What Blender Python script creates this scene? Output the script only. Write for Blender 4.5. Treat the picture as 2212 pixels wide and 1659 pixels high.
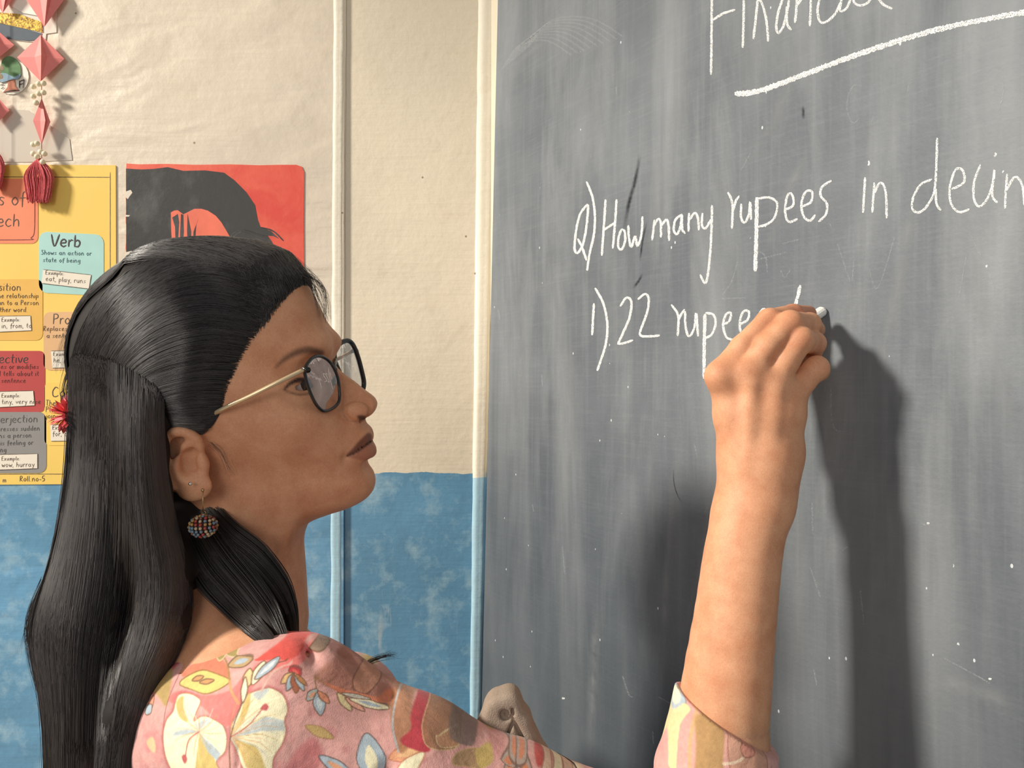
import bpy, math, random
import numpy as np
from concurrent.futures import ThreadPoolExecutor
POOL = ThreadPoolExecutor(4)
from mathutils import Vector, Matrix, geometry
for o in list(bpy.data.objects): bpy.data.objects.remove(o)
random.seed(7); rng = np.random.default_rng(7)
SC = bpy.context.scene; COL = SC.collection
# ---------------------------------------------------------------- camera
F = 1600.0; CX, CY = 1106.0, 829.5; CAMZ = 1.45
cd = bpy.data.cameras.new('camera'); cam = bpy.data.objects.new('camera', cd); COL.objects.link(cam)
cd.sensor_width = 36; cd.lens = 36 * F / 2212; cd.clip_start = 0.02
cam.location = (0, 0, CAMZ); cam.rotation_euler = (math.pi/2, 0, 0); SC.camera = cam
# ---------------------------------------------------------------- world, lamps, exposure
wd = bpy.data.worlds.new('world'); SC.world = wd; wd.use_nodes = True
wd.node_tree.nodes['Background'].inputs[0].default_value = (0.86, 0.92, 1.0, 1)
wd.node_tree.nodes['Background'].inputs[1].default_value = 0.26
def area(name, loc, target, sx, sy, power, col):
    l = bpy.data.lights.new(name, 'AREA'); l.shape = 'RECTANGLE'; l.size = sx; l.size_y = sy
    l.energy = power; l.color = col
    o = bpy.data.objects.new(name, l); COL.objects.link(o); o.location = loc
    d = Vector(target) - Vector(loc); o.rotation_euler = d.to_track_quat('-Z', 'Y').to_euler(); return o
KEYD = Vector((.125, .040, -.068)).normalized(); T0 = Vector((.18, .53, 1.40))
area('window_light', T0 - KEYD * 5.5, T0, 0.6, 0.6, 400, (1.0, 0.93, 0.82))
area('fill_light', (-1.0, -2.4, 2.1), (0.1, .8, 1.4), 1.4, 1.2, 21, (1.0, 0.93, 0.85))  # broad fill lamp added on the camera side, no real source there
SC.view_settings.view_transform = 'Standard'; SC.view_settings.look = 'None'
SC.view_settings.gamma = 1; SC.view_settings.exposure = 0.0
SC.view_settings.use_curve_mapping = False
SC.render.film_transparent = False
# ---------------------------------------------------------------- helpers
def P(px, py, d): return np.array([(px-CX)/F*d, d, CAMZ-(py-CY)/F*d])
def lin(c):
    c = np.asarray(c, float)/255.0
    return np.where(c <= .04045, c/12.92, ((c+.055)/1.055)**2.4)
def L4(c): return tuple(lin(c)) + (1.0,)
def mesh_np(name, V, Fc, k=None):
    """V (n,3); Fc (m,k) uniform faces, or a list of index lists"""
    me = bpy.data.meshes.new(name); V = np.asarray(V, np.float32)
    if isinstance(Fc, list):
        me.from_pydata([tuple(map(float, v)) for v in V], [], Fc); return me
    Fc = np.asarray(Fc, np.int32); m, kk = Fc.shape
    me.vertices.add(len(V)); me.vertices.foreach_set('co', V.ravel())
    me.loops.add(m*kk); me.loops.foreach_set('vertex_index', Fc.ravel())
    me.polygons.add(m); me.polygons.foreach_set('loop_start', np.arange(0, m*kk, kk, dtype=np.int32))
    me.update(calc_edges=True); me.validate(); return me
def smooth(me): me.polygons.foreach_set('use_smooth', np.ones(len(me.polygons), bool)); me.update()
def setcol(me, C):
    a = me.color_attributes.new('Col', 'FLOAT_COLOR', 'POINT')
    C = np.asarray(C, np.float32)
    if C.shape[1] == 3: C = np.concatenate([C, np.ones((len(C), 1), np.float32)], 1)
    a.data.foreach_set('color', C.ravel())
def obj(name, me, m=None, parent=None, sm=False):
    o = bpy.data.objects.new(name, me); COL.objects.link(o)
    if m is not None and me is not None: me.materials.append(m)
    if sm: smooth(me)
    if parent is not None: o.parent = parent
    return o
def tag(o, label=None, cat=None, group=None, kind=None):
    if label: o['label'] = label
    if cat: o['category'] = cat
    if group: o['group'] = group
    if kind: o['kind'] = kind
    return o
def empty(name, loc):
    o = bpy.data.objects.new(name, None); COL.objects.link(o); o.location = loc; o.empty_display_size = .02; return o
def keep(child, parent):
    """parent without moving the child's world-space mesh"""
    child.parent = parent; child.matrix_parent_inverse = Matrix.Translation(parent.location).inverted(); return child
class MB:
    def __init__(s): s.v = []; s.f = []; s.n = 0
    def add(s, V, Fs):
        for v in V: s.v.append(tuple(map(float, v)))
        for f in Fs: s.f.append([i+s.n for i in f])
        s.n += len(V)
    def box(s, lo, hi):
        x0,y0,z0 = lo; x1,y1,z1 = hi
        s.add([(x0,y0,z0),(x1,y0,z0),(x1,y1,z0),(x0,y1,z0),(x0,y0,z1),(x1,y0,z1),(x1,y1,z1),(x0,y1,z1)],
              [(0,3,2,1),(4,5,6,7),(0,1,5,4),(1,2,6,5),(2,3,7,6),(3,0,4,7)])
    def prism(s, pts, back):
        """pts: front 3D polygon; back: offset vector"""
        n = len(pts); pts = [np.asarray(p, float) for p in pts]; bk = [p+np.asarray(back, float) for p in pts]
        tr = geometry.tessellate_polygon([[Vector(p) for p in pts]])
        nn = np.zeros(3)
        for i in range(n): nn += np.cross(pts[i], pts[(i+1) % n])
        fs = []
        for t in tr:
            a, b, c = t
            cr = np.cross(pts[b]-pts[a], pts[c]-pts[a])
            if np.dot(cr, back) > 0: a, b, c = c, b, a
            fs.append((a, b, c)); fs.append((c+n, b+n, a+n))
        for i in range(n):
            j = (i+1) % n
            fs.append((i, j, j+n, i+n) if np.dot(nn, back) > 0 else (j, i, i+n, j+n))
        s.add(pts+bk, fs)
    def tube(s, pts, r, sides=8, cap=True, up=None):
        pts = [np.asarray(p, float) for p in pts]; n = len(pts)
        rr = r if hasattr(r, '__len__') else [r]*n
        V = []; ref = np.array([0.13, .31, .94]) if up is None else np.asarray(up, float)
        for i, p in enumerate(pts):
            t = pts[min(i+1, n-1)] - pts[max(i-1, 0)]; t = t/(np.linalg.norm(t)+1e-12)
            a = np.cross(t, ref); a /= np.linalg.norm(a)+1e-12; b = np.cross(t, a)
            for k in range(sides):
                w = 2*math.pi*k/sides; V.append(p + rr[i]*(math.cos(w)*a + math.sin(w)*b))
        fs = []
        for i in range(n-1):
            for k in range(sides):
                k2 = (k+1) % sides
                fs.append((i*sides+k, i*sides+k2, (i+1)*sides+k2, (i+1)*sides+k))
        if cap: fs.append(tuple(range(sides-1, -1, -1))); fs.append(tuple((n-1)*sides+k for k in range(sides)))
        s.add(V, fs)
    def ball(s, c, r, seg=12, ring=8, sc=(1,1,1)):
        V = []; fs = []
        for i in range(ring+1):
            th = math.pi*i/ring
            for k in range(seg):
                ph = 2*math.pi*k/seg
                V.append((c[0]+r*sc[0]*math.sin(th)*math.cos(ph), c[1]+r*sc[1]*math.sin(th)*math.sin(ph), c[2]+r*sc[2]*math.cos(th)))
        for i in range(ring):
            for k in range(seg):
                k2 = (k+1) % seg
                if i == 0: fs.append((k, (i+1)*seg+k, (i+1)*seg+k2))
                elif i == ring-1: fs.append((i*seg+k, (i+1)*seg+k, i*seg+k2))
                else: fs.append((i*seg+k, (i+1)*seg+k, (i+1)*seg+k2, i*seg+k2))
        s.add(V, fs)
    def build(s, name, m, parent=None, sm=False):
        me = mesh_np(name, s.v, s.f)
        o = obj(name, me, m, None, sm)
        if parent is not None: keep(o, parent)
        return o
def spline(pts, n=8, closed=False):
    p = np.asarray(pts, float); m = len(p); out = []
    for i in range(m if closed else m-1):
        if closed: a,b,c,d = p[(i-1)%m], p[i], p[(i+1)%m], p[(i+2)%m]
        else: a,b,c,d = p[max(i-1,0)], p[i], p[i+1], p[min(i+2,m-1)]
        for k in range(n):
            t = k/n
            out.append(.5*((2*b)+(-a+c)*t+(2*a-5*b+4*c-d)*t*t+(-a+3*b-3*c+d)*t**3))
    if not closed: out.append(p[-1])
    return np.array(out)
# ---------------------------------------------------------------- materials
def nt(name):
    m = bpy.data.materials.new(name); m.use_nodes = True; t = m.node_tree
    return m, t, t.nodes, t.links, t.nodes['Principled BSDF']
def mat(name, c, rough=.6, metal=0, noise=0, nscale=200, bump=0, bscale=300, sheen=0, spec=.5, coat=0):
    m, t, N, K, b = nt(name)
    b.inputs['Base Color'].default_value = L4(c); b.inputs['Roughness'].default_value = rough
    b.inputs['Metallic'].default_value = metal; b.inputs['Specular IOR Level'].default_value = spec
    b.inputs['Coat Weight'].default_value = coat
    tc = N.new('ShaderNodeTexCoord')
    if noise:
        n = N.new('ShaderNodeTexNoise'); n.inputs['Scale'].default_value = nscale; n.inputs['Detail'].default_value = 4
        K.new(tc.outputs['Object'], n.inputs['Vector'])
        r = N.new('ShaderNodeMapRange'); r.inputs[1].default_value = .3; r.inputs[2].default_value = .7
        r.inputs[3].default_value = 1-noise; r.inputs[4].default_value = 1+noise
        K.new(n.outputs[0], r.inputs[0])
        x = N.new('ShaderNodeVectorMath'); x.operation = 'SCALE'; x.inputs[0].default_value = L4(c)[:3]
        K.new(r.outputs[0], x.inputs['Scale']); K.new(x.outputs[0], b.inputs['Base Color'])
    if bump:
        n = N.new('ShaderNodeTexNoise'); n.inputs['Scale'].default_value = bscale; n.inputs['Detail'].default_value = 3
        K.new(tc.outputs['Object'], n.inputs['Vector'])
        bp = N.new('ShaderNodeBump'); bp.inputs['Strength'].default_value = 1; bp.inputs['Distance'].default_value = bump
        K.new(n.outputs[0], bp.inputs['Height']); K.new(bp.outputs[0], b.inputs['Normal'])
    return m
class G:
    """small node-graph helper"""
    def __init__(s, name): s.m, s.t, s.N, s.K, s.b = nt(name); s.tc = s.N.new('ShaderNodeTexCoord').outputs['Object']
    def map(s, vec, scale=(1,1,1), rot=(0,0,0), loc=(0,0,0)):
        n = s.N.new('ShaderNodeMapping'); n.inputs['Scale'].default_value = scale; n.inputs['Rotation'].default_value = rot
        n.inputs['Location'].default_value = loc; s.K.new(vec, n.inputs['Vector']); return n.outputs[0]
    def noise(s, vec, sc, det=4, rough=.55, dist=0):
        n = s.N.new('ShaderNodeTexNoise'); n.inputs['Scale'].default_value = sc; n.inputs['Detail'].default_value = det
        n.inputs['Roughness'].default_value = rough; n.inputs['Distortion'].default_value = dist
        s.K.new(vec, n.inputs['Vector']); return n.outputs[0]
    def rng(s, v, a, b, c=0., d=1.):
        n = s.N.new('ShaderNodeMapRange'); n.inputs[1].default_value = a; n.inputs[2].default_value = b
        n.inputs[3].default_value = c; n.inputs[4].default_value = d; s.K.new(v, n.inputs[0]); return n.outputs[0]
    def math(s, op, a, b=None, clamp=False):
        n = s.N.new('ShaderNodeMath'); n.operation = op; n.use_clamp = clamp
        for i, x in enumerate((a, b)):
            if x is None: continue
            if isinstance(x, (int, float)): n.inputs[i].default_value = x
            else: s.K.new(x, n.inputs[i])
        return n.outputs[0]
    def mix(s, f, a, b, mode='MIX'):
        n = s.N.new('ShaderNodeMix'); n.data_type = 'RGBA'; n.blend_type = mode
        if isinstance(f, (int, float)): n.inputs[0].default_value = f
        else: s.K.new(f, n.inputs[0])
        for i, x in ((6, a), (7, b)):
            if isinstance(x, tuple): n.inputs[i].default_value = x
            else: s.K.new(x, n.inputs[i])
        return n.outputs[2]
    def sep(s, v):
        n = s.N.new('ShaderNodeSeparateXYZ'); s.K.new(v, n.inputs[0]); return n.outputs
    def bump(s, h, dist, normal=None):
        n = s.N.new('ShaderNodeBump'); n.inputs['Distance'].default_value = dist; s.K.new(h, n.inputs['Height'])
        if normal is not None: s.K.new(normal, n.inputs['Normal'])
        return n.outputs[0]
    def out(s, col=None, rough=None, normal=None):
        for v, k in ((col, 'Base Color'), (rough, 'Roughness'), (normal, 'Normal')):
            if v is None: continue
            if isinstance(v, (int, float, tuple)): s.b.inputs[k].default_value = v
            else: s.K.new(v, s.b.inputs[k])
        return s.m
# ---------------------------------------------------------------- signed distance fields -> meshes
def sphere(p, c, r): return np.linalg.norm(p-c, axis=1)-r
def trace(f, px, py, t0=.40, steps=40, relax=.6):
    """walk from the lens to the surface f along the rays of the given pixels"""
    r = np.stack([(px-CX)/F, np.ones(len(px)), -(py-CY)/F], 1); n = np.linalg.norm(r, axis=1)
    c = np.array([0, 0, CAMZ])
    def go(ix):
        rr = r[ix]; nn = n[ix]; t = np.full(len(rr), t0); best = np.full(len(rr), 9.); bt = t.copy()
        for _ in range(steps):
            d = f(c+t[:, None]*rr); m = np.abs(d) < best; best[m] = np.abs(d)[m]; bt[m] = t[m]
            t = np.clip(t+np.clip(d, -.004, .05)*relax/nn, .3, .72)
        return bt, best
    res = list(POOL.map(go, np.array_split(np.arange(len(px)), 12)))
    bt = np.concatenate([q[0] for q in res]); best = np.concatenate([q[1] for q in res])
    return c+bt[:, None]*r, best
def ell(p, c, R, r):
    q = (p-c) @ R; r = np.asarray(r)
    k0 = np.linalg.norm(q/r, axis=1); k1 = np.linalg.norm(q/(r*r), axis=1)
    return k0*(k0-1)/np.maximum(k1, 1e-9)
def cone(p, a, b, ra, rb):
    ba = b-a; t = np.clip(((p-a) @ ba)/(ba @ ba), 0, 1)
    return np.linalg.norm(p-a-t[:, None]*ba, axis=1)-(ra+t*(rb-ra))
def chain(p, pts, rs, k=.004):
    d = None
    for i in range(len(pts)-1):
        e = cone(p, np.asarray(pts[i]), np.asarray(pts[i+1]), rs[i], rs[i+1]); d = e if d is None else smin(d, e, k)
    return d
def smin(a, b, k): h = np.maximum(k-np.abs(a-b), 0)/k; return np.minimum(a, b)-h*h*k*.25
def smax(a, b, k): return -smin(-a, -b, k)
def near(d, p, c, rad, fn):
    """apply fn(d, p) only to the points within rad of c"""
    m = ((p-c)**2).sum(1) < rad*rad
    if m.any(): d = d.copy(); d[m] = fn(d[m], p[m])
    return d
def sstep(x, a, b): t = np.clip((x-a)/(b-a), 0, 1); return t*t*(3-2*t)
def surf(f, lo, hi, h, B=8, slack=1.3):
    lo = np.asarray(lo, float); hi = np.asarray(hi, float)
    nb = np.ceil((hi-lo)/(h*B)).astype(int); n = nb*B
    g = np.stack(np.meshgrid(*[np.arange(k) for k in nb], indexing='ij'), -1).reshape(-1, 3)
    c = lo + (g*B + (B-1)/2)*h
    fv = np.concatenate(list(POOL.map(f, np.array_split(c, max(4, len(c)//60000)))))
    V = np.where(fv < 0, -1., 1.).astype(np.float32).reshape(nb)
    V = np.repeat(np.repeat(np.repeat(V, B, 0), B, 1), B, 2)
    act = g[np.abs(fv) < h*B*.87*slack+h]
    loc = np.stack(np.meshgrid(*[np.arange(B)]*3, indexing='ij'), -1).reshape(-1, 3)
    def run(a):
        ii = (a[:, None, :]*B+loc[None]).reshape(-1, 3)
        V[ii[:, 0], ii[:, 1], ii[:, 2]] = f(lo+ii*h)
    list(POOL.map(run, [a for a in np.array_split(act, max(4, len(act)*B**3//60000)) if len(a)]))
    S = V < 0
    cnt = np.zeros(tuple(n-1), np.uint8)
    offs = [(i, j, k) for i in (0, 1) for j in (0, 1) for k in (0, 1)]
    for i, j, k in offs: cnt += S[i:n[0]-1+i, j:n[1]-1+j, k:n[2]-1+k]
    cells = np.argwhere((cnt > 0) & (cnt < 8))
    idx = np.full(tuple(n-1), -1, np.int32); idx[tuple(cells.T)] = np.arange(len(cells))
    cv = {o: V[cells[:, 0]+o[0], cells[:, 1]+o[1], cells[:, 2]+o[2]].astype(float) for o in offs}
    acc = np.zeros((len(cells), 3)); num = np.zeros(len(cells))
    for a in offs:
        for ax in range(3):
            if a[ax]: continue
            b = list(a); b[ax] = 1; b = tuple(b); va, vb = cv[a], cv[b]; m = (va < 0) != (vb < 0)
            t = np.where(m, va/np.where(m, va-vb, 1), 0)
            pos = np.tile(np.array(a, float), (len(cells), 1)); pos[:, ax] += t
            acc[m] += pos[m]; num[m] += 1
    vert = lo + (cells+acc/num[:, None])*h
    quads = []
    for ax in range(3):
        u, v = (ax+1) % 3, (ax+2) % 3
        sl = [slice(None)]*3; s2 = [slice(None)]*3
        sl[ax] = slice(0, n[ax]-1); s2[ax] = slice(1, n[ax])
        for q in (u, v): sl[q] = slice(1, n[q]-1); s2[q] = slice(1, n[q]-1)
        A = S[tuple(sl)]; Bm = S[tuple(s2)]
        e = np.argwhere(A != Bm); e0 = e.copy()
        for q in (u, v): e0[:, q] += 1
        ins = A[tuple(e.T)]
        def at(du, dv):
            w = e0.copy(); w[:, u] -= du; w[:, v] -= dv; return idx[w[:, 0], w[:, 1], w[:, 2]]
        Q = np.stack([at(1, 1), at(0, 1), at(0, 0), at(1, 0)], 1)
        Q[~ins] = Q[~ins][:, ::-1]; quads.append(Q)
    Q = np.concatenate(quads); Q = Q[(Q >= 0).all(1)]
    return vert, Q
class Prof:
    """signed distance of a 2D polygon, sampled on a grid"""
    def __init__(s, pts, lo, hi, h=.0006):
        s.lo = np.array(lo); s.h = h; nx, ny = int((hi[0]-lo[0])/h), int((hi[1]-lo[1])/h)
        X, Y = np.meshgrid(lo[0]+np.arange(nx)*h, lo[1]+np.arange(ny)*h, indexing='ij')
        p = np.stack([X.ravel(), Y.ravel()], 1).astype(np.float32); s.g = poly2(p, pts).reshape(nx, ny)
    def __call__(s, x, y):
        u = (x-s.lo[0])/s.h; v = (y-s.lo[1])/s.h
        uc = np.clip(u, 0, s.g.shape[0]-1.001); vc = np.clip(v, 0, s.g.shape[1]-1.001)
        ext = np.hypot(u-uc, v-vc)*s.h
        i = uc.astype(int); j = vc.astype(int); a = uc-i; b = vc-j; g = s.g
        r = g[i, j]*(1-a)*(1-b)+g[i+1, j]*a*(1-b)+g[i, j+1]*(1-a)*b+g[i+1, j+1]*a*b
        return r+ext
def poly2(p, pts):
    pts = np.asarray(pts, np.float32); d = np.full(len(p), 1e9, np.float32); ins = np.zeros(len(p), bool)
    for i in range(len(pts)):
        a = pts[i]; b = pts[(i+1) % len(pts)]; e = b-a; w = p-a
        t = np.clip((w @ e)/max(float(e @ e), 1e-12), 0, 1); q = w-t[:, None]*e
        d = np.minimum(d, (q*q).sum(1))
        c = (a[1] > p[:, 1]) != (b[1] > p[:, 1])
        if c.any() and abs(e[1]) > 1e-12:
            ins ^= c & (p[:, 0] < e[0]*(p[:, 1]-a[1])/e[1]+a[0])
    d = np.sqrt(d); return np.where(ins, -d, d)
def tubes(name, S, R, m, sides=3, parent=None):
    """S (n,k,3) polylines, R (n,k) radii -> one mesh"""
    n, k, _ = S.shape
    T = np.empty_like(S); T[:, 1:-1] = S[:, 2:]-S[:, :-2]; T[:, 0] = S[:, 1]-S[:, 0]; T[:, -1] = S[:, -1]-S[:, -2]
    T /= np.linalg.norm(T, axis=2, keepdims=True)+1e-9
    A = np.cross(T, np.array([.21, .93, .3])); A /= np.linalg.norm(A, axis=2, keepdims=True)+1e-9; Bv = np.cross(T, A)
    V = np.stack([S+R[..., None]*(math.cos(2*math.pi*j/sides)*A+math.sin(2*math.pi*j/sides)*Bv) for j in range(sides)], 2)
    base = (np.arange(n)[:, None]*k+np.arange(k-1)[None])*sides
    Q = []
    for j in range(sides):
        j2 = (j+1) % sides
        Q.append(np.stack([base+j, base+j2, base+sides+j2, base+sides+j], -1).reshape(-1, 4))
    me = mesh_np(name, V.reshape(-1, 3), np.concatenate(Q)); o = obj(name, me, m, None, True)
    if parent is not None: keep(o, parent)
    return o
# ================================================================ room
DL, DR, DS = 1.085, 1.090, 1.087        # depths: left wall, recess, plaster band
DADO = CAMZ-(1040-CY)/F*DL
def wall_mat(name, zd, up=(228, 215, 194), blue=(108, 160, 194), wave=0, gloss=.4):
    g = G(name); x, y, z = g.sep(g.tc)
    n1 = g.noise(g.tc, 3.0, 5); n2 = g.noise(g.tc, 22, 6, .65); n3 = g.noise(g.map(g.tc, (60, 60, 6)), 1, 5, .6)
    up_c = g.mix(g.rng(n1, .35, .65), L4(up), L4(tuple(int(c*.93) for c in up)))
    up_c = g.mix(g.math('MULTIPLY', g.rng(n2, .55, .8), .35), up_c, L4((200, 180, 150)))
    v = g.N.new('ShaderNodeTexVoronoi'); v.inputs['Scale'].default_value = 28; g.K.new(g.tc, v.inputs['Vector'])
    spk = g.math('MULTIPLY', g.math('LESS_THAN', v.outputs['Distance'], .045), g.math('GREATER_THAN', g.noise(g.tc, 9, 1), .56))
    up_c = g.mix(g.math('MULTIPLY', spk, .75), up_c, L4((120, 95, 70)))
    bl = g.mix(g.rng(g.noise(g.tc, 6, 6, .62), .38, .66), L4(tuple(int(c*.9) for c in blue)), L4(blue))
    bl = g.mix(g.math('MULTIPLY', g.rng(n2, .50, .70), .65), bl, L4((168, 198, 210)))
    scr = g.math('MULTIPLY', g.rng(n3, .62, .72), g.rng(g.noise(g.tc, 5, 3), .5, .62))
    bl = g.mix(g.math('MULTIPLY', scr, .6), bl, L4((214, 208, 190)))
    e = g.math('ADD', z, g.math('MULTIPLY', g.math('SUBTRACT', g.noise(g.tc, 30, 4), .5), .009))
    c = g.mix(g.math('GREATER_THAN', e, zd), bl, up_c)
    h = g.math('MULTIPLY', n2, .5)
    nm = g.bump(g.noise(g.tc, 60, 5, .6), .0008)
    if wave:
        wv = g.noise(g.map(g.tc, (4.5, 1, 11), (0, .18, 0)), 1.6, 2, .4, .8)
        nm = g.bump(wv, wave, nm)
    nm = g.bump(g.noise(g.map(g.tc, (10, 10, 160)), 1, 2), .0004, nm)
    return g.out(c, gloss, nm)
M_wl = wall_mat('painted_plaster', DADO, wave=.005, gloss=.38)
M_wr = wall_mat('painted_plaster_recess', CAMZ-(1022-CY)/F*DR, up=(236, 223, 198), blue=(104, 158, 192), gloss=.5)
M_band = wall_mat('painted_band', CAMZ-(1033-CY)/F*DS, up=(252, 243, 222), blue=(180, 218, 234), gloss=.75)
xl = (742-CX)/F*DL
b = MB(); b.box((-2.2, DL, 0), (xl, DR-.0005, 3.0)); wl = b.build('wall_left', M_wl); tag(wl, kind='structure')
def jag(px0, px1, d0, d1, ph, amp, n=90, seed=1):
    """vertical rounded plaster band with slightly ragged edges; px0/px1 are (top, bottom) columns"""
    r = np.random.default_rng(seed); V = []; Fs = []
    zt = np.linspace(0.0, 3.0, n*3); m = 9
    ja = np.convolve(r.normal(0, 1, len(zt)+8), np.ones(4)/4, 'same')[4:-4]; jb = np.convolve(r.normal(0, 1, len(zt)+8), np.ones(4)/4, 'same')[4:-4]
    for i, z in enumerate(zt):
        py = CY-(z-CAMZ)*F/d0; t = py/1659.
        a = ((px0[0]+(px0[1]-px0[0])*t)-CX)/F*d0+ja[i]*amp; c = ((px1[0]+(px1[1]-px1[0])*t)-CX)/F*d0+jb[i]*amp
        for k in range(m):
            s = k/(m-1); prof = 1-abs(2*s-1)**5
            V.append((a+(c-a)*s, d1-(d1-d0)*(prof+ph*math.exp(-((s-.35)/.12)**2)), z))
    for i in range(len(zt)-1):
        for k in range(m-1): Fs.append((i*m+k, i*m+k+1, (i+1)*m+k+1, (i+1)*m+k))
    return mesh_np('trim', V, Fs)
t1 = obj('trim_1', jag((716, 708), (746, 738), DL-.0012, DL+.004, .12, .0007, seed=3), M_band, sm=True); tag(t1, kind='structure')
t2 = obj('trim_2', jag((1030, 1012), (1078, 1037), DS-.001, DR+.002, .15, .0006, seed=5), M_band, sm=True); tag(t2, kind='structure')
# the wall that carries the board runs towards the camera
DX = np.array([1.0, -1.59, 0]); DX /= np.linalg.norm(DX); BN = np.array([-1.59, -1.0, 0]); BN /= np.linalg.norm(BN)
A0 = P(1038, CY, DS+.002)
b = MB(); b.box((-2.2, DR, 0), (A0[0]+.02, DR+.12, 3.0)); wb = b.build('wall_back', M_wr); tag(wb, kind='structure')
def on_board(px, py, off=0.0):
    r = np.array([(px-CX)/F, 1, -(py-CY)/F]); c = np.array([0, 0, CAMZ])
    t = ((A0+BN*off-c) @ BN)/(r @ BN); return c+t*r
b = MB()
p0 = A0-DX*.05-BN*.012; p1 = A0+DX*1.6-BN*.012; th = -BN*.12
b.prism([(p0[0], p0[1], 0), (p1[0], p1[1], 0), (p1[0], p1[1], 3.0), (p0[0], p0[1], 3.0)], th)
wr = b.build('wall_right', M_wr); tag(wr, kind='structure')
b = MB(); b.box((-2.2, -2.2, -.05), (1.9, 1.3, 0)); fl = b.build('floor', mat('terrazzo_floor', (150, 140, 125), .5, noise=.12, nscale=40)); tag(fl, kind='structure')
b = MB(); b.box((-2.2, -.3, 3.0), (1.9, 1.3, 3.06)); ce = b.build('ceiling', mat('limewash_ceiling', (225, 220, 208), .8, noise=.03, nscale=5)); tag(ce, kind='structure')
# ---- chalkboard
g = G('chalkboard_slate'); 
ang = math.atan2(DX[1], DX[0])
vec = g.map(g.tc, rot=(0, 0, -ang)); bx, by, bz = g.sep(vec)
streak = g.noise(g.map(vec, (14, 1, 2.2), (0, .12, 0)), 1, 5, .6, .5)
fineh = g.noise(g.map(vec, (20, 1, 420)), 1, 3, .6)
finev = g.noise(g.map(vec, (190, 1, 6)), 1, 4, .6)
cloud = g.noise(vec, 5, 5, .6)
c = g.mix(g.rng(cloud, .3, .7), L4((84, 91, 98)), L4((112, 118, 124)))
c = g.mix(g.math('MULTIPLY', g.rng(streak, .42, .72), .5), c, L4((160, 164, 166)))
c = g.mix(g.math('MULTIPLY', g.rng(finev, .5, .8), .14), c, L4((165, 168, 170)))
c = g.mix(g.math('MULTIPLY', g.rng(fineh, .5, .75), .07), c, L4((170, 172, 174)))
# the board colour gets darker towards the bottom
c = g.mix(g.rng(g.math('ADD', bz, g.math('MULTIPLY', cloud, .08)), 1.10, 1.50, .62, 0), c, L4((50, 57, 63)))
sp = g.N.new('ShaderNodeTexVoronoi'); sp.inputs['Scale'].default_value = 78; g.K.new(g.map(vec, (1, 1, .6)), sp.inputs['Vector'])
c = g.mix(g.math('MULTIPLY', g.math('LESS_THAN', sp.outputs['Distance'], .07), g.math('GREATER_THAN', g.noise(vec, 40, 1), .6)), c, L4((200, 205, 208)))
nm = g.bump(g.noise(g.tc, 260, 3), .0003); nm = g.bump(g.noise(g.map(vec, (6, 1, 2)), 1, 2), .006, nm)
M_board = g.out(c, .62, nm)
b = MB()
q0 = on_board(1032, 1900); q1 = on_board(1083, -330); p1 = A0+DX*1.45
b.prism([q0, (p1[0], p1[1], q0[2]), (p1[0], p1[1], q1[2]), q1], -BN*.011)
board = b.build('chalkboard', M_board)
tag(board, 'grey slate chalkboard smeared with wiped chalk and white handwriting', 'chalkboard')
# ================================================================ the person
D0 = .58; PSI, RHO, PIT = math.radians(1.5), math.radians(7), math.radians(15)
U = np.array([math.cos(PSI), -math.sin(PSI), 0.])            # facing direction
Vn = np.array([-math.sin(PSI), -math.cos(PSI), 0.])          # towards the near side
Wu = np.array([0, 0, 1.])
Vr = Vn*math.cos(RHO)-Wu*math.sin(RHO); Wr = Wu*math.cos(RHO)+Vn*math.sin(RHO)
O = P(520, 850, D0)
def W(px, py, b=0.0):
    """world point seen at pixel (px,py) on the head plane at lateral offset b metres"""
    r = np.array([(px-CX)/F, 1, -(py-CY)/F]); c = np.array([0, 0, CAMZ])
    return c + ((O+Vr*b-c) @ Vr)/(r @ Vr)*r
def loc(p): q = np.atleast_2d(p)-O; return q @ U, q @ Vr, q @ Wr
def ac(px, py, b=0.0): a, _, c = loc(W(px, py, b)); return float(a[0]), float(c[0])
Fp = U*math.cos(PIT)+Wr*math.sin(PIT); Up = Wr*math.cos(PIT)-U*math.sin(PIT)
R = np.stack([Fp, Vr, Up], 1)
top = [(560,560),(612,575),(648,602),(668,634),(684,668),(698,700),(708,724),(713,744)]
nose = [(712,765),(717,782),(728,795),(744,810),(765,825),(784,841),(800,853),(809,862),(813,872),(810,885),(802,896),(789,904)]
lips = [(787,914),(790,919),(798,926),(802,934),(803,943),(800,951),(797,955),(802,961),(806,968),(807,978),(803,987),(796,995)]
chin = [(795,1003),(799,1013),(806,1027),(809,1042),(805,1060),(791,1076),(765,1090),(734,1100),(696,1112),(640,1118),(560,1104),(480,1070),(420,1010),(330,960),(200,900),(160,760),(300,640),(440,570)]
nonose = [(712,765),(713,790),(720,820),(730,850),(745,880),(762,900)]
nolips = [(772,914),(776,930),(780,950),(782,970),(784,990)]
def prof(pts):
    q = spline(np.array([ac(*p) for p in pts]), 5, True); return Prof(q, (-.16, -.13), (.14, .14))
PF = prof(top+nose+lips+chin); PL = prof(top+nonose+[(780,905)]+lips+chin); PB = prof(top+nonose+nolips+[(792,1012)]+chin[2:])
cN = ac(715, 770)[1]; cT = ac(805, 890)[1]; cC = ac(640, 880)[1]; cJ = ac(780, 1060)[1]
EYE = {s: W(650, 831, .032) + (0 if s > 0 else 0)*Vr for s in (1,)}
e_near = W(636, 836, .033); el = loc(e_near); EYE = {1: e_near, -1: e_near-2*.032*Vr}
R0 = np.stack([U, Vr, Wr], 1); CR = W(440, 772, 0)                                          # cranium centre
def curve3(pts): return [W(*p) for p in pts]
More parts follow.
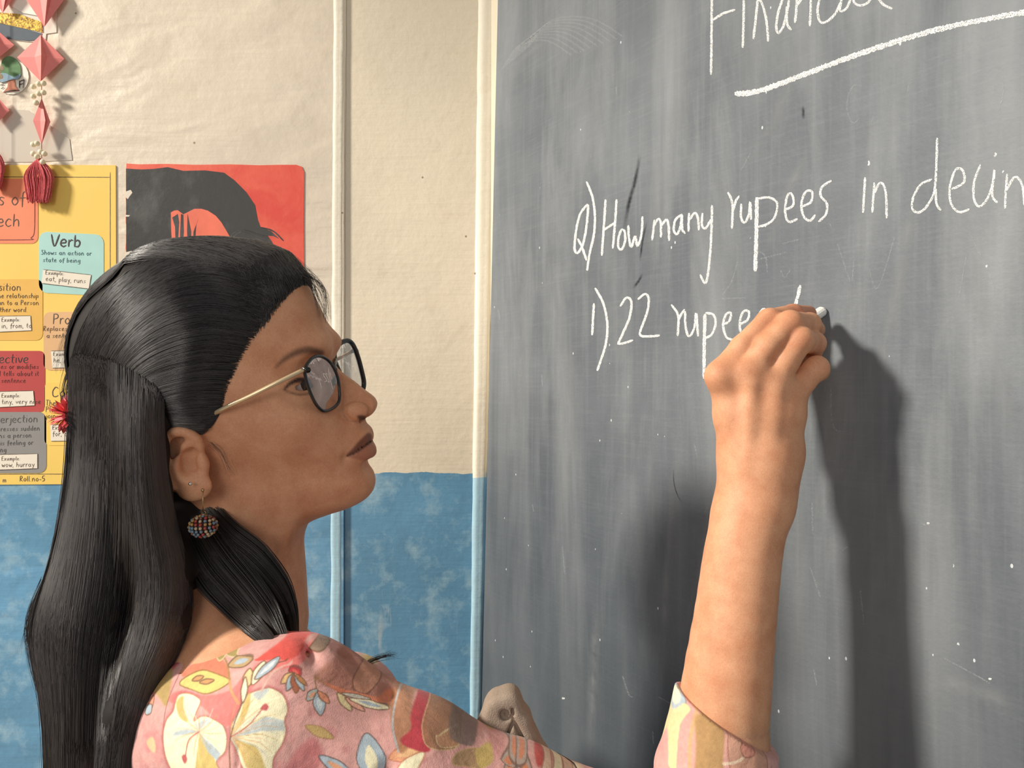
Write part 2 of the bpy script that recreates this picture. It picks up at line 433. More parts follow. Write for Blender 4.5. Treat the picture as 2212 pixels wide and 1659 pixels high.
mouth = spline([loc3 for loc3 in curve3([(801,955,0),(795,956,.006),(782,965,.012),(766,977,.018),(752,986,.0225)])], 4)
def mirror(q): q = np.asarray(q); return q-2*((q-O) @ Vr)[..., None]*Vr
EARC = W(398, 1005, .069)
CR2 = W(470, 772, 0); CR2C = float(loc(CR2)[2][0])
def head_core(p, norm=True):
    a, b, c = loc(p); ab = np.abs(b)
    wd = np.interp(c, [cJ-.02, cJ, cJ+.03, cC, cC+.045, cC+.09], [.036, .041, .052, .0665, .0635, .058])
    x = np.clip(ab/wd, 0, .99); S = 1-x**2.35
    kap = .10*(1-S**(1/2.35)); kp = .10*S**(1/2.35-1)*x**1.35/wd
    t = np.clip((cN-c)/(cN-cT), 0, 1)
    wn = sstep(ab, .0020+.0035*t, .0075+.0085*t)
    wl_ = sstep(ab, .006, .026)
    f0 = PF(a+kap, c); f1 = PL(a+kap, c); f2 = PB(a+kap, c)
    d = f1*(1-wl_)+f2*wl_; d = f0*(1-wn)+d*wn
    if norm: d = d/np.sqrt(1+np.minimum(kp, 4)**2)
    d = smax(d, ab-wd*.985, .006)
    d = smax(d, -(a+.045), .02)
    q = np.stack([(p-CR2) @ U, b, np.maximum(c-CR2C, 0)], 1)/np.array([.103, .0695, .079]); k0 = np.linalg.norm(q, axis=1)
    up = sstep(c, CR2C-.005, CR2C+.02); d = np.maximum(d, (k0-1)*.072*up-(1-up)*.05)
    return smin(d, ell(p, CR, R0, (.0855, .068, .0760)), .022)
def mcone(rows):
    """list of small capsules (a, b, ra, rb)"""
    return lambda p: [cone(p, *q) for q in rows]
def head_sdf(p, ears=True):
    d = head_core(p)
    pn = np.where((((p-O) @ Vr) < 0)[:, None], mirror(p), p)   # fold to the near side
    d = near(d, pn, W(600, 905, .040), .07, lambda d, p: smin(d, ell(p, W(600, 905, .036), R, (.028, .020, .020)), .022))
    d = near(d, pn, W(695, 745, .016), .04, lambda d, p: smin(d, ell(p, W(676, 752, .018), R, (.010, .017, .006)), .016))
    E = EYE[1]
    def eye(d, p):
        d = smax(d, -ell(p, W(702, 808, .030), R, (.0150, .015, .0115)), .012)
        d = smin(d, sphere(p, E, .0131), .005)
        d = smax(d, -ell(p, E+Fp*.0100+Vr*.0035-Up*.0006, R, (.0095, .0118, .0037)), .0012)
        lid = chain(p, [E+Vr*.0110+Fp*.0055+Up*.001, E+Vr*.006+Fp*.0112+Up*.0042, E+Fp*.0127+Up*.0050, E-Vr*.008+Fp*.0102+Up*.0040], [.0006, .0010, .0011, .0008], .001)
        return smin(d, lid, .002)
    d = near(d, pn, E, .045, eye)
    def nose(d, p):
        d = smin(d, ell(p, W(766, 889, .0125), R, (.0105, .0062, .0074)), .004)
        d = smax(d, -ell(p, W(783, 903, .0078), R, (.0060, .0034, .0030)), .002)
        return smax(d, -chain(p, [W(741, 880, .0175), W(743, 897, .0180), W(755, 908, .0165)], [.0012, .0015, .0012], .001), .003)
    d = near(d, pn, W(765, 892, .012), .04, nose)
    def lip(d, p):
        up_ = chain(p, [W(795, 946, .001), W(785, 955, .009), W(766, 973, .0165)], [.0034, .0022, .0006], .003); d = smin(d, up_, .004)
        lo_ = chain(p, [W(797, 975, .001), W(787, 979, .009), W(768, 984, .016)], [.0050, .0032, .0008], .003); d = smin(d, lo_, .005)
        d = smax(d, -chain(p, mouth[::2], [.0005]*len(mouth[::2]), .001), .0016)
        d = smax(d, -sphere(p, W(747, 990, .0245), .0016), .006)
        return smax(d, -ell(p, W(798, 1001, .0), R, (.003, .012, .0030)), .006)
    d = near(d, pn, W(785, 970, .010), .045, lip)
    nk = cone(p, W(486, 1080, 0), P(478, 1330, .59), .050, .055)
    nk = smin(nk, cone(p, W(560, 1110, 0), P(566, 1330, .60), .028, .030), .03)
    d = smin(d, nk, .022)
    if not ears: return d
    def ear_pt(px, py, out): return W(px, py, .060+out)
    def ear(d, p):
        plate = ell(p, ear_pt(396, 1000, .003), np.stack([Wr*.25+U*.97, Vr, Wr*.97-U*.25], 1), (.0165, .0045, .0265)); d = smin(d, plate, .006)
        hel = [ear_pt(*q) for q in [(432,972,.006),(424,948,.009),(398,932,.011),(376,934,.012),(360,952,.013),(354,985,.013),(360,1020,.012),(374,1048,.010)]]
        d = smin(d, chain(p, spline(hel, 2), [.0030]*(len(hel)*2-1), .003), .003)
        anti = [ear_pt(*q) for q in [(408,958,.010),(390,976,.012),(380,1005,.012),(388,1030,.011),(408,1040,.010)]]
        d = smin(d, chain(p, spline(anti, 2), [.0026]*9, .003), .004)
        d = smax(d, -ell(p, ear_pt(414, 1004, .012), R, (.0072, .0085, .0105)), .004)
        d = smax(d, -ell(p, ear_pt(372, 972, .016), R, (.0042, .0050, .0105)), .004)
        d = smin(d, ell(p, ear_pt(438, 1000, .005), R, (.0040, .0042, .0062)), .004)
        return smin(d, ell(p, ear_pt(420, 1052, .007), R, (.0125, .0045, .0100)), .005)
    return near(d, pn, ear_pt(396, 1000, .006), .055, ear)
# shoulders, torso, arms
sh_n = P(625, 1568, .487); el_n = P(1545, 1862, .505); wr_n = P(1640, 1070, .535)
sh_f = P(742, 1545, .74); hipc = P(500, 2900, .60)
def torso(p):
    d = cone(p, P(450, 1600, .575), P(470, 2100, .60), .078, .092)
    d = smin(d, cone(p, P(445, 1556, .53), sh_n, .061, .055), .03)
    d = smin(d, cone(p, P(560, 1590, .62), sh_f, .070, .056), .04)
    d = smin(d, ell(p, P(650, 1950, .61), np.eye(3), (.10, .15, .13)), .05)
    d = smin(d, cone(p, P(470, 2100, .60), hipc, .10, .14), .06)
    return d
def upper_arm(p, g=0.0): return chain(p, [sh_n, P(880, 1680, .478), P(1110, 1776, .478), P(1330, 1832, .488), el_n], [.053+g, .049+g, .046+g, .041+g, .040+g], .01)
fore = [(1556,1760,.512,.0335),(1558,1600,.517,.0305),(1568,1490,.521,.0300),(1588,1330,.526,.0275),(1604,1200,.530,.0262),(1620,1120,.533,.0248),(1634,1060,.536,.0228),(1640,1000,.538,.0225)]
FS = spline([list(P(*q[:3]))+[q[3]] for q in fore], 3)
HP = lambda x, y, d: P(x, y, d)
def hand(p):
    # forearm, flattened at the wrist
    d = chain(p, FS[:, :3], FS[:, 3], .003)
    d = smin(d, chain(p, [HP(1600,1100,.540), HP(1603,1010,.541), HP(1580,900,.542), HP(1562,815,.541)], [.015, .0125, .0115, .0110], .008), .016)
    d = smin(d, chain(p, [HP(1640,1090,.535), HP(1640,1000,.536), HP(1630,900,.536), HP(1622,812,.535)], [.018, .0165, .0135, .0115], .008), .016)
    d = smin(d, chain(p, [HP(1655,1080,.538), HP(1670,990,.537), HP(1674,900,.535), HP(1668,830,.535)], [.015, .0135, .0122, .0108], .008), .016)
    d = smin(d, chain(p, [HP(1672,1050,.546), HP(1692,970,.545), HP(1702,890,.541), HP(1703,850,.538)], [.010, .0108, .0105, .0102], .008), .016)
    d = smin(d, cone(p, HP(1625,960,.556), HP(1640,860,.556), .020, .018), .02)                       # palm depth
    # tendon ridges on the back of the hand
    for a, b_ in (((1612,1010,.5215),(1622,835,.5245)),((1655,1000,.5215),(1676,845,.5245))):
        d = smin(d, cone(p, HP(*a), HP(*b_), .0022, .0030), .008)
    fingers = [
      [(1560,812,.539,.0112),(1606,752,.541,.0096),(1662,694,.546,.0092),(1712,680,.566,.0078),(1745,678,.588,.0066)],
      [(1616,806,.534,.0108),(1655,752,.532,.0098),(1706,700,.536,.0096),(1748,700,.558,.0082),(1762,712,.580,.0070)],
      [(1668,828,.535,.0106),(1696,780,.531,.0097),(1728,734,.532,.0095),(1758,742,.554,.0084),(1752,770,.578,.0074)],
      [(1706,856,.540,.0104),(1732,826,.539,.0090),(1764,795,.541,.0086),(1768,800,.562,.0078),(1738,822,.580,.0070)]]
    fd = None
    for fg in fingers:
        e = chain(p, [HP(*q[:3]) for q in fg], [q[3] for q in fg], .003)
        fd = e if fd is None else smin(fd, e, .0016)
    for q in ((1556,812,.5345,.0090),(1616,806,.5305,.0085),(1668,828,.5315,.0082),(1706,854,.5375,.0078)):
        d = smin(d, sphere(p, HP(*q[:3]), q[3]), .010)
    d = smin(d, fd, .0045)
    d = smin(d, chain(p, [HP(1640,860,.560), HP(1690,790,.566), HP(1726,740,.574)], [.017, .0155, .0120], .004), .006)
    # thumb, behind the fingers, gripping the chalk from the board side
    th = chain(p, [HP(1608,960,.556), HP(1600,880,.572), HP(1655,780,.592), HP(1712,712,.602), HP(1742,690,.604)], [.013, .0122, .0105, .0092, .0075], .004)
    d = smin(d, th, .006)
    return d
BX = {'neckbot': P(500, 1420, .55)}
def body_sdf(p):
    d = head_sdf(p)
    t = torso(p)+.007
    tr = chain(p, [P(470,1250,.585), P(500,1400,.545), sh_n], [.040, .038, .040], .01)
    tr = smin(tr, chain(p, [P(480,1270,.60), P(600,1440,.66), sh_f], [.038, .036, .042], .01), .03)
    tr = smin(tr, chain(p, [P(400,1300,.59), P(380,1500,.58)], [.045, .055], .01), .03)
    d = smin(d, smin(t, tr, .03), .03)
    d = smin(d, upper_arm(p, -.007), .012)
    return smin(d, hand(p), .006)
def part(lo, hi, h): return surf(body_sdf, lo, hi, h)

V1, Q1 = surf(head_sdf_neck := (lambda p: body_sdf(p)), (-.40, .42, 1.205), (-.085, .72, 1.61), .0013)
V2, Q2 = surf(lambda p: hand(p), (.08, .45, 1.195), (.26, .635, 1.53), .0011)
def lower(p):
    d = torso(p)+.007
    d = smin(d, upper_arm(p, -.007), .012); d = smin(d, chain(p, [P(*q[:3]) for q in fore[:3]], [q[3]-.001 for q in fore[:3]], .012), .01)
    # far arm hanging, hips and legs
    d = smin(d, chain(p, [sh_f, np.array([-.16,.80,1.02]), np.array([-.10,.80,.80])], [.045, .037, .026], .01), .02)
    for yy in (.50, .68):
        d = smin(d, chain(p, [np.array([-.20,yy,.86]), np.array([-.17,yy,.47]), np.array([-.21,yy,.09])], [.085, .055, .036], .02), .03)
        d = smin(d, cone(p, np.array([-.215,yy,.045]), np.array([-.05,yy-.01,.028]), .042, .026), .02)
    return d
V3, Q3 = surf(lower, (-.46, .33, -.02), (.22, .92, 1.24), .006)
nV = [0, len(V1), len(V1)+len(V2)]
BV = np.concatenate([V1, V2, V3]); BQ = np.concatenate([Q1, Q2+nV[1], Q3+nV[2]])
def pdist(p, pts):
    pts = np.asarray(pts); d = np.full(len(p), 9.)
    for i in range(len(pts)-1):
        ba = pts[i+1]-pts[i]; t = np.clip(((p-pts[i]) @ ba)/(ba @ ba), 0, 1); d = np.minimum(d, np.linalg.norm(p-pts[i]-t[:, None]*ba, axis=1))
    return d
skin = lin((229, 172, 134)); C = np.tile(skin, (len(BV), 1))
hd = np.arange(len(V1)); Hp = np.where((((V1-O) @ Vr) < 0)[:, None], mirror(V1), V1)
def blend(idx, w, col): C[idx] = C[idx]*(1-w[:, None])+lin(col)*w[:, None]
HX = Hp[:, 0]/Hp[:, 1]*F+CX; HY = CY-(Hp[:, 2]-CAMZ)/Hp[:, 1]*F; HH = np.stack([HX, HY], 1).astype(np.float32)
front = sstep((Hp-O) @ U, .02, .04)
def region(pts, soft, w, col): blend(hd, sstep(-poly2(HH, spline(np.array(pts, float), 4, True)), -soft, soft)*w*front, col)
def hline(pts, widths, soft, w, col):
    q = spline(np.array(pts, float), 4); ww = np.interp(np.linspace(0, 1, len(q)), np.linspace(0, 1, len(widths)), widths); d = np.full(len(HH), 99.)
    for i in range(len(q)-1):
        ba = q[i+1]-q[i]; t = np.clip(((HH-q[i]) @ ba)/(ba @ ba), 0, 1); d = np.minimum(d, np.hypot(*(HH-q[i]-t[:, None]*ba).T)-ww[i])
    blend(hd, sstep(-d, -soft, soft)*w*front, col)
region([(804,941),(795,935),(778,950),(762,968),(749,983),(762,980),(782,969),(800,956)], 3, .85, (112, 64, 56))
region([(800,957),(782,970),(762,981),(751,986),(763,990),(779,994),(798,994),(812,982),(812,966)], 3, .6, (164, 98, 84))
hline([(806,955),(799,955),(782,969),(763,980),(749,985)], [2.5,2.2,2,2,1.5], 2.0, .85, (52, 26, 24))
hline([(596,793),(616,775),(640,762),(666,756),(694,762)], [1,5,7,8,5], 6, .72, (58, 42, 36))
hline([(614,842),(626,829),(644,821),(662,823),(672,834)], [2,4,6,6,4], 3, .95, (40, 26, 24))
hline([(620,846),(645,852),(668,850)], [1.5,2.5,2.5], 3, .7, (84, 54, 44))
hline([(741,884),(743,898),(754,909),(770,910)], [1,1.5,1.5,1], 4, .45, (110, 66, 50))  # shade in the nostril-wing crease, painted into the skin
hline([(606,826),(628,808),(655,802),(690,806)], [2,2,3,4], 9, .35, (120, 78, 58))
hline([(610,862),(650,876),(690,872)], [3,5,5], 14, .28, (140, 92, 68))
region([(772,898),(788,898),(789,907),(777,908)], 3, .85, (60, 32, 28))  # shadow inside the nostril, painted into the skin colour
h2 = np.arange(nV[1], nV[2]); 
blend(h2, sstep(-pdist(V2, [HP(1712,680,.562), HP(1750,678,.592)]), -.018, -.005)*.45, (190, 108, 84))
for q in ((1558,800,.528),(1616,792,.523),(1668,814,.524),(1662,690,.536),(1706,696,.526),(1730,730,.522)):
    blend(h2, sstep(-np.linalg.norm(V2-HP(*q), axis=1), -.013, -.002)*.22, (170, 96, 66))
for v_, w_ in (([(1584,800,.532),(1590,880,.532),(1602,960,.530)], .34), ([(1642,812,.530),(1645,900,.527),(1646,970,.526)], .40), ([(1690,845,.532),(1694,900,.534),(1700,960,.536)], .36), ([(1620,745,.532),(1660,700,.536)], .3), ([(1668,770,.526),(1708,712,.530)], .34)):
    blend(h2, sstep(-pdist(V2, [HP(*q) for q in v_]), -.011, -.001)*w_, (164, 94, 62))  # shade in the valleys between tendons and fingers, painted into the skin
g = G('skin'); va = g.N.new('ShaderNodeVertexColor'); va.layer_name = 'Col'
sc = g.mix(g.rng(g.noise(g.tc, 55, 4, .6), .35, .7), va.outputs[0], L4((236, 222, 214)), 'MULTIPLY')
sc = g.mix(g.math('MULTIPLY', g.rng(g.noise(g.tc, 900, 2), .4, .7), .35), sc, L4((228, 206, 196)), 'MULTIPLY')
M_skin = g.out(sc, .56, g.bump(g.noise(g.tc, 1400, 3), .00012))
g.b.inputs['Subsurface Weight'].default_value = .18; g.b.inputs['Subsurface Radius'].default_value = (.006, .0025, .0012)
g.b.inputs['Subsurface Scale'].default_value = 1.0; g.b.inputs['Specular IOR Level'].default_value = .35
person = empty('person', (-.17, .59, 0)); tag(person, 'long-haired person in floral pink top and glasses writing on the chalkboard', 'person')
bm_ = mesh_np('body', BV, BQ); setcol(bm_, C); body = keep(obj('body', bm_, M_skin, None, True), person)
# eyes
g = G('eye_white'); dd = g.N.new('ShaderNodeVectorMath'); dd.operation = 'DISTANCE'; g.K.new(g.tc, dd.inputs[0]); dd.inputs[1].default_value = tuple((Fp*.96+Vr*.28)*.0121)
ec = g.mix(g.math('LESS_THAN', dd.outputs['Value'], .0068), L4((178, 158, 148)), L4((48, 28, 20)))
ec = g.mix(g.math('LESS_THAN', dd.outputs['Value'], .0026), ec, L4((8, 6, 6)))
M_eye = g.out(ec, .12)
for s in (1, -1):
    b = MB(); b.ball((0, 0, 0), .0122, 32, 24); o = obj('eye', mesh_np('eye', b.v, b.f), M_eye, None, True); o.location = EYE[s]; keep(o, person)
# ================================================================ floral top
cuffA = P(1459, 1500, .50); cuffB = P(1672, 1625, .505)
cax = (P(1600, 1300, .528)-P(1556, 1760, .512)); cax /= np.linalg.norm(cax)
ctan = cuffB-cuffA; ctan /= np.linalg.norm(ctan); cn = np.cross(ctan, np.array([0, 1., 0])); cn /= np.linalg.norm(cn)
if cn @ cax < 0: cn = -cn
def sleeve(p):
    s = chain(p, [el_n, P(1545, 1680, .512), P(1562, 1570, .518), P(1572, 1470, .522)], [.0415, .0395, .0360, .0350], .01)
    return smax(s, (p-cuffA) @ cn, .0015)
creases = [([(844,1496,.475),(850,1560,.43),(840,1640,.43),(830,1700,.44)], .0012, .010),
           ([(742,1412,.49),(800,1440,.475),(850,1490,.46)], .0010, .012),
           ([(1010,1590,.45),(1060,1608,.435),(1120,1640,.433)], .0008, .009),
           ([(548,1455,.452),(529,1523,.436),(513,1586,.43),(515,1700,.43)], .0007, .003),
           ([(420,1400,.50),(395,1455,.49),(372,1520,.485),(365,1700,.48)], .0006, .003),
           ([(640,1395,.50),(700,1440,.45),(740,1520,.43)], .0008, .012)]
ridges = []
CR_ = [[P(*q) for q in c[0]] for c in creases]; RI_ = [[P(*q) for q in c[0]] for c in ridges]
def dress(p):
    d = torso(p); d = smin(d, upper_arm(p), .02)
    d = smin(d, sleeve(p), .008)
    for (c, r, k), q in zip(ridges, RI_): d = near(d, p, q[1], .09, lambda d, p: smin(d, chain(p, q, [r]*3, .002), k))
    for (c, r, k), q in zip(creases, CR_): d = near(d, p, q[1], .13, lambda d, p: smax(d, -chain(p, q, [r]*len(q), .002), k))
    d = d + .0009*np.sin(p[:, 0]*70+np.sin(p[:, 2]*90)*1.5)*np.sin(p[:, 2]*60+p[:, 0]*35)
    # neckline
    nz = np.interp(p[:, 0], [P(330, 0, .5)[0], P(400, 0, .5)[0], P(450, 0, .49)[0], P(600, 0, .5)[0], P(700, 0, .5)[0]], [P(0,1480,.5)[2], P(0,1408,.5)[2], P(0,1362,.5)[2], P(0,1362,.5)[2], P(0,1340,.5)[2]])
    return smax(d, (p[:, 2]-nz)*.8, .002)
Vd, Qd = surf(dress, (-.36, .395, 1.13), (.20, .62, 1.30), .0013)
def dress_low(p):
    d = smin(torso(p), upper_arm(p), .02); d = smin(d, sleeve(p), .008)
    d = smin(d, chain(p, [sh_f, np.array([-.16,.80,1.04]), np.array([-.12,.80,.95])], [.055, .046, .040], .01), .02)
    d = smin(d, cone(p, np.array([-.20,.59,.92]), np.array([-.20,.59,.50]), .145, .20), .06)
    return smax(smax(d, .52-p[:, 2], .004), p[:, 2]-1.30, .002)
def sub_quads(V, Q):
    n = len(V); E = np.concatenate([np.sort(Q[:, [i, (i+1) % 4]], 1) for i in range(4)])
    u, inv = np.unique(E[:, 0].astype(np.int64)*n+E[:, 1], return_inverse=True); inv = inv.reshape(4, -1)
    mid = .5*(V[u//n]+V[u % n]); cen = V[Q].mean(1)
    e = [n+inv[i] for i in range(4)]; c = n+len(u)+np.arange(len(Q))
    return np.concatenate([V, mid, cen]), np.concatenate([np.stack([Q[:, i], e[i], c, e[i-1]], 1) for i in range(4)])
Vd, Qd = sub_quads(Vd, Qd)
class Paint:
    def __init__(s, x0, y0, x1, y1, base, sc=1.0):
        s.x0, s.y0, s.sc = x0, y0, sc; s.w = int((x1-x0)*sc); s.h = int((y1-y0)*sc); s.a = np.tile(np.array(base, float), (s.h, s.w, 1))
    def grid(s, pts, pad):
        pts = np.asarray(pts, float); lo = ((pts.min(0)-pad-[s.x0, s.y0])*s.sc).astype(int); hi = ((pts.max(0)+pad-[s.x0, s.y0])*s.sc).astype(int)+1
        lo = np.maximum(lo, 0); hi = np.minimum(hi, [s.w, s.h])
        if (hi <= lo).any(): return None
        X, Y = np.meshgrid(np.arange(lo[0], hi[0]), np.arange(lo[1], hi[1])); p = np.stack([X.ravel()/s.sc+s.x0, Y.ravel()/s.sc+s.y0], 1)
        return lo, hi, p, X.shape
    def put(s, g, w, col):
        lo, hi, p, sh = g; w = w.reshape(sh)[..., None]; v = s.a[lo[1]:hi[1], lo[0]:hi[0]]
        v[:] = v*(1-w)+np.array(col, float)*w
    def fill(s, pts, col, soft=1.2, alpha=1, edge=None, ew=1.3, sm=True):
        pts = spline(pts, 5, True) if sm else np.asarray(pts, float); g = s.grid(pts, 6+soft)
        if g is None: return
        d = poly2(g[2].astype(np.float32), pts); s.put(g, alpha*sstep(-d, -soft, soft), col)
        if edge is not None: s.put(g, .75*sstep(-np.abs(d), -ew-.8, -ew+.6), edge)
    def line(s, pts, w, col, alpha=1, soft=.9, taper=False):
        pts = spline(pts, 5); g = s.grid(pts, w+3)
        if g is None: return
        p = g[2]; d = np.full(len(p), 99.); n = len(pts)
        for i in range(n-1):
            ba = pts[i+1]-pts[i]; L = max(ba @ ba, 1e-9); t = np.clip(((p-pts[i]) @ ba)/L, 0, 1)
            ww = w*(1-(i/n)) if taper else w
            d = np.minimum(d, np.hypot(*(p-pts[i]-t[:, None]*ba).T)-ww/2)
        s.put(g, alpha*sstep(-d, -soft, soft*.5), col)
    def leaf(s, a, b, w, col, edge=(110, 80, 60), inner=None, bend=0):
        a = np.array(a, float); b = np.array(b, float); t = b-a; n = np.array([-t[1], t[0]]); n /= np.linalg.norm(n)+1e-9
        m = .45*a+.55*b+n*bend; q1 = .8*a+.2*b
        s.fill([a, q1+n*(w*.33+bend*.5), m+n*w*.5, b, m-n*w*.5, q1+n*(-w*.33+bend*.5)], col, edge=edge)
        if inner is not None:
            a2 = a+.22*t+n*bend*.5; b2 = a+.80*t+n*bend*.3; m2 = .5*(a2+b2)+n*bend*.5
            s.fill([a2, m2+n*w*.22, b2, m2-n*w*.22], inner, edge=None)
    def sample(s, x, y):
        i = np.clip((y-s.y0)*s.sc, 0, s.h-1.01); j = np.clip((x-s.x0)*s.sc, 0, s.w-1.01); i0 = i.astype(int); j0 = j.astype(int); a = (i-i0)[:, None]; b = (j-j0)[:, None]
        A = s.a; return A[i0, j0]*(1-a)*(1-b)+A[i0+1, j0]*a*(1-b)+A[i0, j0+1]*(1-a)*b+A[i0+1, j0+1]*a*b
PINK, CREAM, GOLD, BLUE, CORAL, RED, OLIVE, LINE, PEACH, ROSE = (220,164,156), (248,238,200), (212,186,112), (176,190,200), (240,128,122), (196,62,66), (168,146,88), (128,78,70), (232,164,124), (206,112,114)
K = Paint(270, 1330, 1730, 1900, PINK)
r_ = random.Random(3)
for _ in range(420):                                    # mottled ground
    x, y = r_.uniform(270, 1730), r_.uniform(1340, 1890); s_ = r_.uniform(6, 26)
    K.fill([(x+s_*math.cos(a)*r_.uniform(.6, 1.2), y+s_*math.sin(a)*r_.uniform(.6, 1.2)) for a in np.arange(0, 6.2, 1.05)], r_.choice([(236,184,178), (230,172,164), (208,130,130), (216,146,142)]), 4, .35)
K.fill([(380,1500),(400,1478),(450,1482),(515,1470),(545,1440),(590,1405),(660,1392),(700,1396),(640,1420),(590,1440),(560,1470),(535,1520),(520,1545),(490,1535),(452,1505)], CORAL, 3)
K.fill([(610,1380),(640,1376),(660,1396),(630,1402),(575,1400)], (226,86,76), 2)
K.fill([(300,1470),(380,1410),(425,1378),(450,1376),(420,1405),(380,1440),(330,1500)], (186,70,74), 4)
K.fill([(405,1440),(440,1415),(470,1400),(505,1410),(516,1440),(480,1450),(420,1450)], (222,128,98), 3)
K.leaf((404,1462), (518,1448), 46, (224,202,120), (132,100,52)); K.leaf((430,1456), (458,1444), 10, (206,150,96)); K.leaf((448,1458), (484,1448), 10, (206,150,96))
K.line([(517,1445),(520,1470),(533,1500)], 5, (214,158,112)); K.line([(517,1445),(512,1415),(500,1398)], 4, (170,130,80))
for a, w in (((430,1372),26),((418,1420),24),((478,1352),22),((532,1362),24),((540,1392),24),((492,1410),26)): K.leaf((494,1380), a, w, OLIVE, (226,210,160))
K.leaf((514,1418), (575,1390), 26, (190,158,112), (110,84,60), BLUE)
K.fill([(300,1470),(330,1455),(375,1440),(380,1480),(372,1512),(350,1500),(320,1490)], (176,152,84), 4, .85)
K.leaf((318,1538), (335,1500), 14, (232,150,120)); K.leaf((312,1545), (330,1520), 18, BLUE)
K.line([(420,1400),(395,1455),(372,1520),(366,1590)], 1.6, LINE, .7); K.fill([(318,1600),(335,1586),(345,1602),(342,1618),(325,1612)], (232,204,150), 3, .8)
fl1 = [(392,1519),(396,1503),(402,1486),(415,1482),(435,1485),(452,1495),(443,1518),(437,1538),(452,1528),(469,1526),(488,1534),(502,1545),(508,1571),(503,1602),(485,1622),(496,1648),(508,1690),(470,1720),(410,1710),(385,1650),(370,1605),(367,1571),(376,1540)]
fl2 = [(533,1515),(545,1488),(566,1477),(600,1477),(622,1490),(629,1522),(620,1548),(622,1572),(614,1600),(600,1622),(594,1640),(592,1680),(560,1690),(532,1630),(522,1592),(515,1572),(518,1545)]
for fl in (fl1, fl2):
    K.fill([(x+(x-q)*.05, y+(y-1570)*.05) for q in [450 if fl is fl1 else 565] for x, y in fl], (186,100,104), 5, .8); K.fill(fl, CREAM, 1.2, 1, (176,120,96), 1.2)
c1 = (449,1560)
K.fill([c1,(470,1590),(490,1640),(506,1690),(470,1715),(440,1700),(438,1640)], (210,182,104), 1.5, .9, sm=False)
K.fill([c1,(476,1585),(495,1605),(486,1621),(468,1604)], BLUE, 2, .9, sm=False); K.fill([c1,(440,1545),(470,1528),(476,1538)], BLUE, 2, .8, sm=False)
K.fill([(399,1500),(412,1488),(414,1512),(425,1540),(405,1530)], (208,178,104), 2, .9); K.fill([c1,(425,1556),(398,1562),(392,1572),(420,1568)], BLUE, 2, .8)
for i, a in enumerate(np.arange(0, 6.28, .23)):
    L = 52+8*math.sin(a*5); e = (c1[0]+L*math.cos(a), c1[1]+L*math.sin(a)*1.05)
    K.line([c1, (c1[0]+.5*L*math.cos(a+.10), c1[1]+.5*L*math.sin(a+.10)), e], 2.4, [(200,160,96), BLUE, (226,176,140), CREAM][i % 4], .6, taper=True)
K.line([c1,(425,1580),(415,1622)], 1.8, (190,106,96)); K.fill([(408,1618),(415,1612),(420,1622),(414,1632)], (196,96,96), 1.5)
c2 = (516,1570)
K.fill([c2,(545,1556),(580,1540),(618,1548),(620,1572),(560,1572)], BLUE, 3, .7, sm=False); K.fill([c2,(560,1600),(590,1680),(560,1685)], (206,176,100), 3, .8, sm=False)
K.fill([(532,1535),(545,1490),(556,1482),(545,1530),(522,1562)], (208,180,108), 2, .9); K.fill([(560,1482),(590,1478),(570,1500)], BLUE, 3, .7)
for i, a in enumerate(list(np.arange(-1.35, 1.5, .16))):
    L = 92 if a < .9 else 75; K.line([c2, (c2[0]+.5*L*math.cos(a-.12), c2[1]+.5*L*math.sin(a-.12)), (c2[0]+L*math.cos(a), c2[1]+L*math.sin(a))], 2.6, [(214,160,110), BLUE, (196,154,92), (236,190,160)][i % 4], .6, taper=True)
K.line([c2,(548,1552),(574,1522)], 1.8, (190,106,96)); K.fill([(570,1522),(578,1512),(586,1518),(580,1528)], (196,96,96), 1.5)
K.line([(640,1400),(560,1452),(535,1510),(518,1560),(512,1600),(516,1700)], 2.0, (120,84,60), .85)
K.leaf((548,1468), (562,1420), 20, (240,206,150)); K.leaf((560,1462), (592,1404), 20, CREAM); K.leaf((566,1450), (622,1398), 20, BLUE, inner=(226,232,236)); K.leaf((540,1500),(550,1440),12,CREAM)
K.line([(575,1480),(600,1440),(650,1405)], 4, (232,190,176), .8)
K.leaf((652,1410), (662,1440), 34, RED, LINE, (232,100,90))
for a, w, c in (((618,1462),18,(232,190,130)),((630,1478),18,BLUE),((650,1482),22,(168,98,70)),((668,1476),16,BLUE),((676,1462),14,(186,128,80))): K.leaf((654,1430), a, w, c)
K.leaf((668,1400), (720,1385), 24, (150,124,104)); K.leaf((700,1395), (745,1405), 22, (150,140,136))
K.fill([(700,1430),(760,1412),(820,1440),(866,1500),(830,1500),(770,1480),(715,1460)], (170,112,92), 6, .75); K.fill([(770,1450),(800,1446),(822,1470),(800,1482),(776,1470)], (196,138,110), 2, .8, (120,76,60))  # the broad brown patch is shading on the cloth, painted into the print
K.fill([(800,1446),(850,1470),(862,1494),(840,1490)], (206,150,120), 3, .6)
K.line([(700,1432),(695,1470),(697,1530)], 2.6, (150,120,70)); K.leaf((697,1470), (672,1500), 20, (176,186,184), inner=(222,160,130)); K.leaf((697,1478), (698,1537), 26, BLUE, inner=(206,214,214)); K.leaf((698,1475), (718,1508), 16, (226,146,112))
K.line([(705,1436),(740,1475),(775,1510),(845,1522)], 3, (158,124,78)); K.fill([(716,1446),(760,1470),(820,1492),(850,1500),(848,1524),(800,1500),(750,1488)], (226,132,96), 3, .9)
K.leaf((738,1480), (762,1530), 20, (226,206,156)); K.leaf((752,1495), (790,1532), 16, (236,170,150)); K.leaf((760,1498), (842,1528), 22, CREAM, inner=BLUE); K.leaf((745,1482),(806,1500),14,(208,200,186))
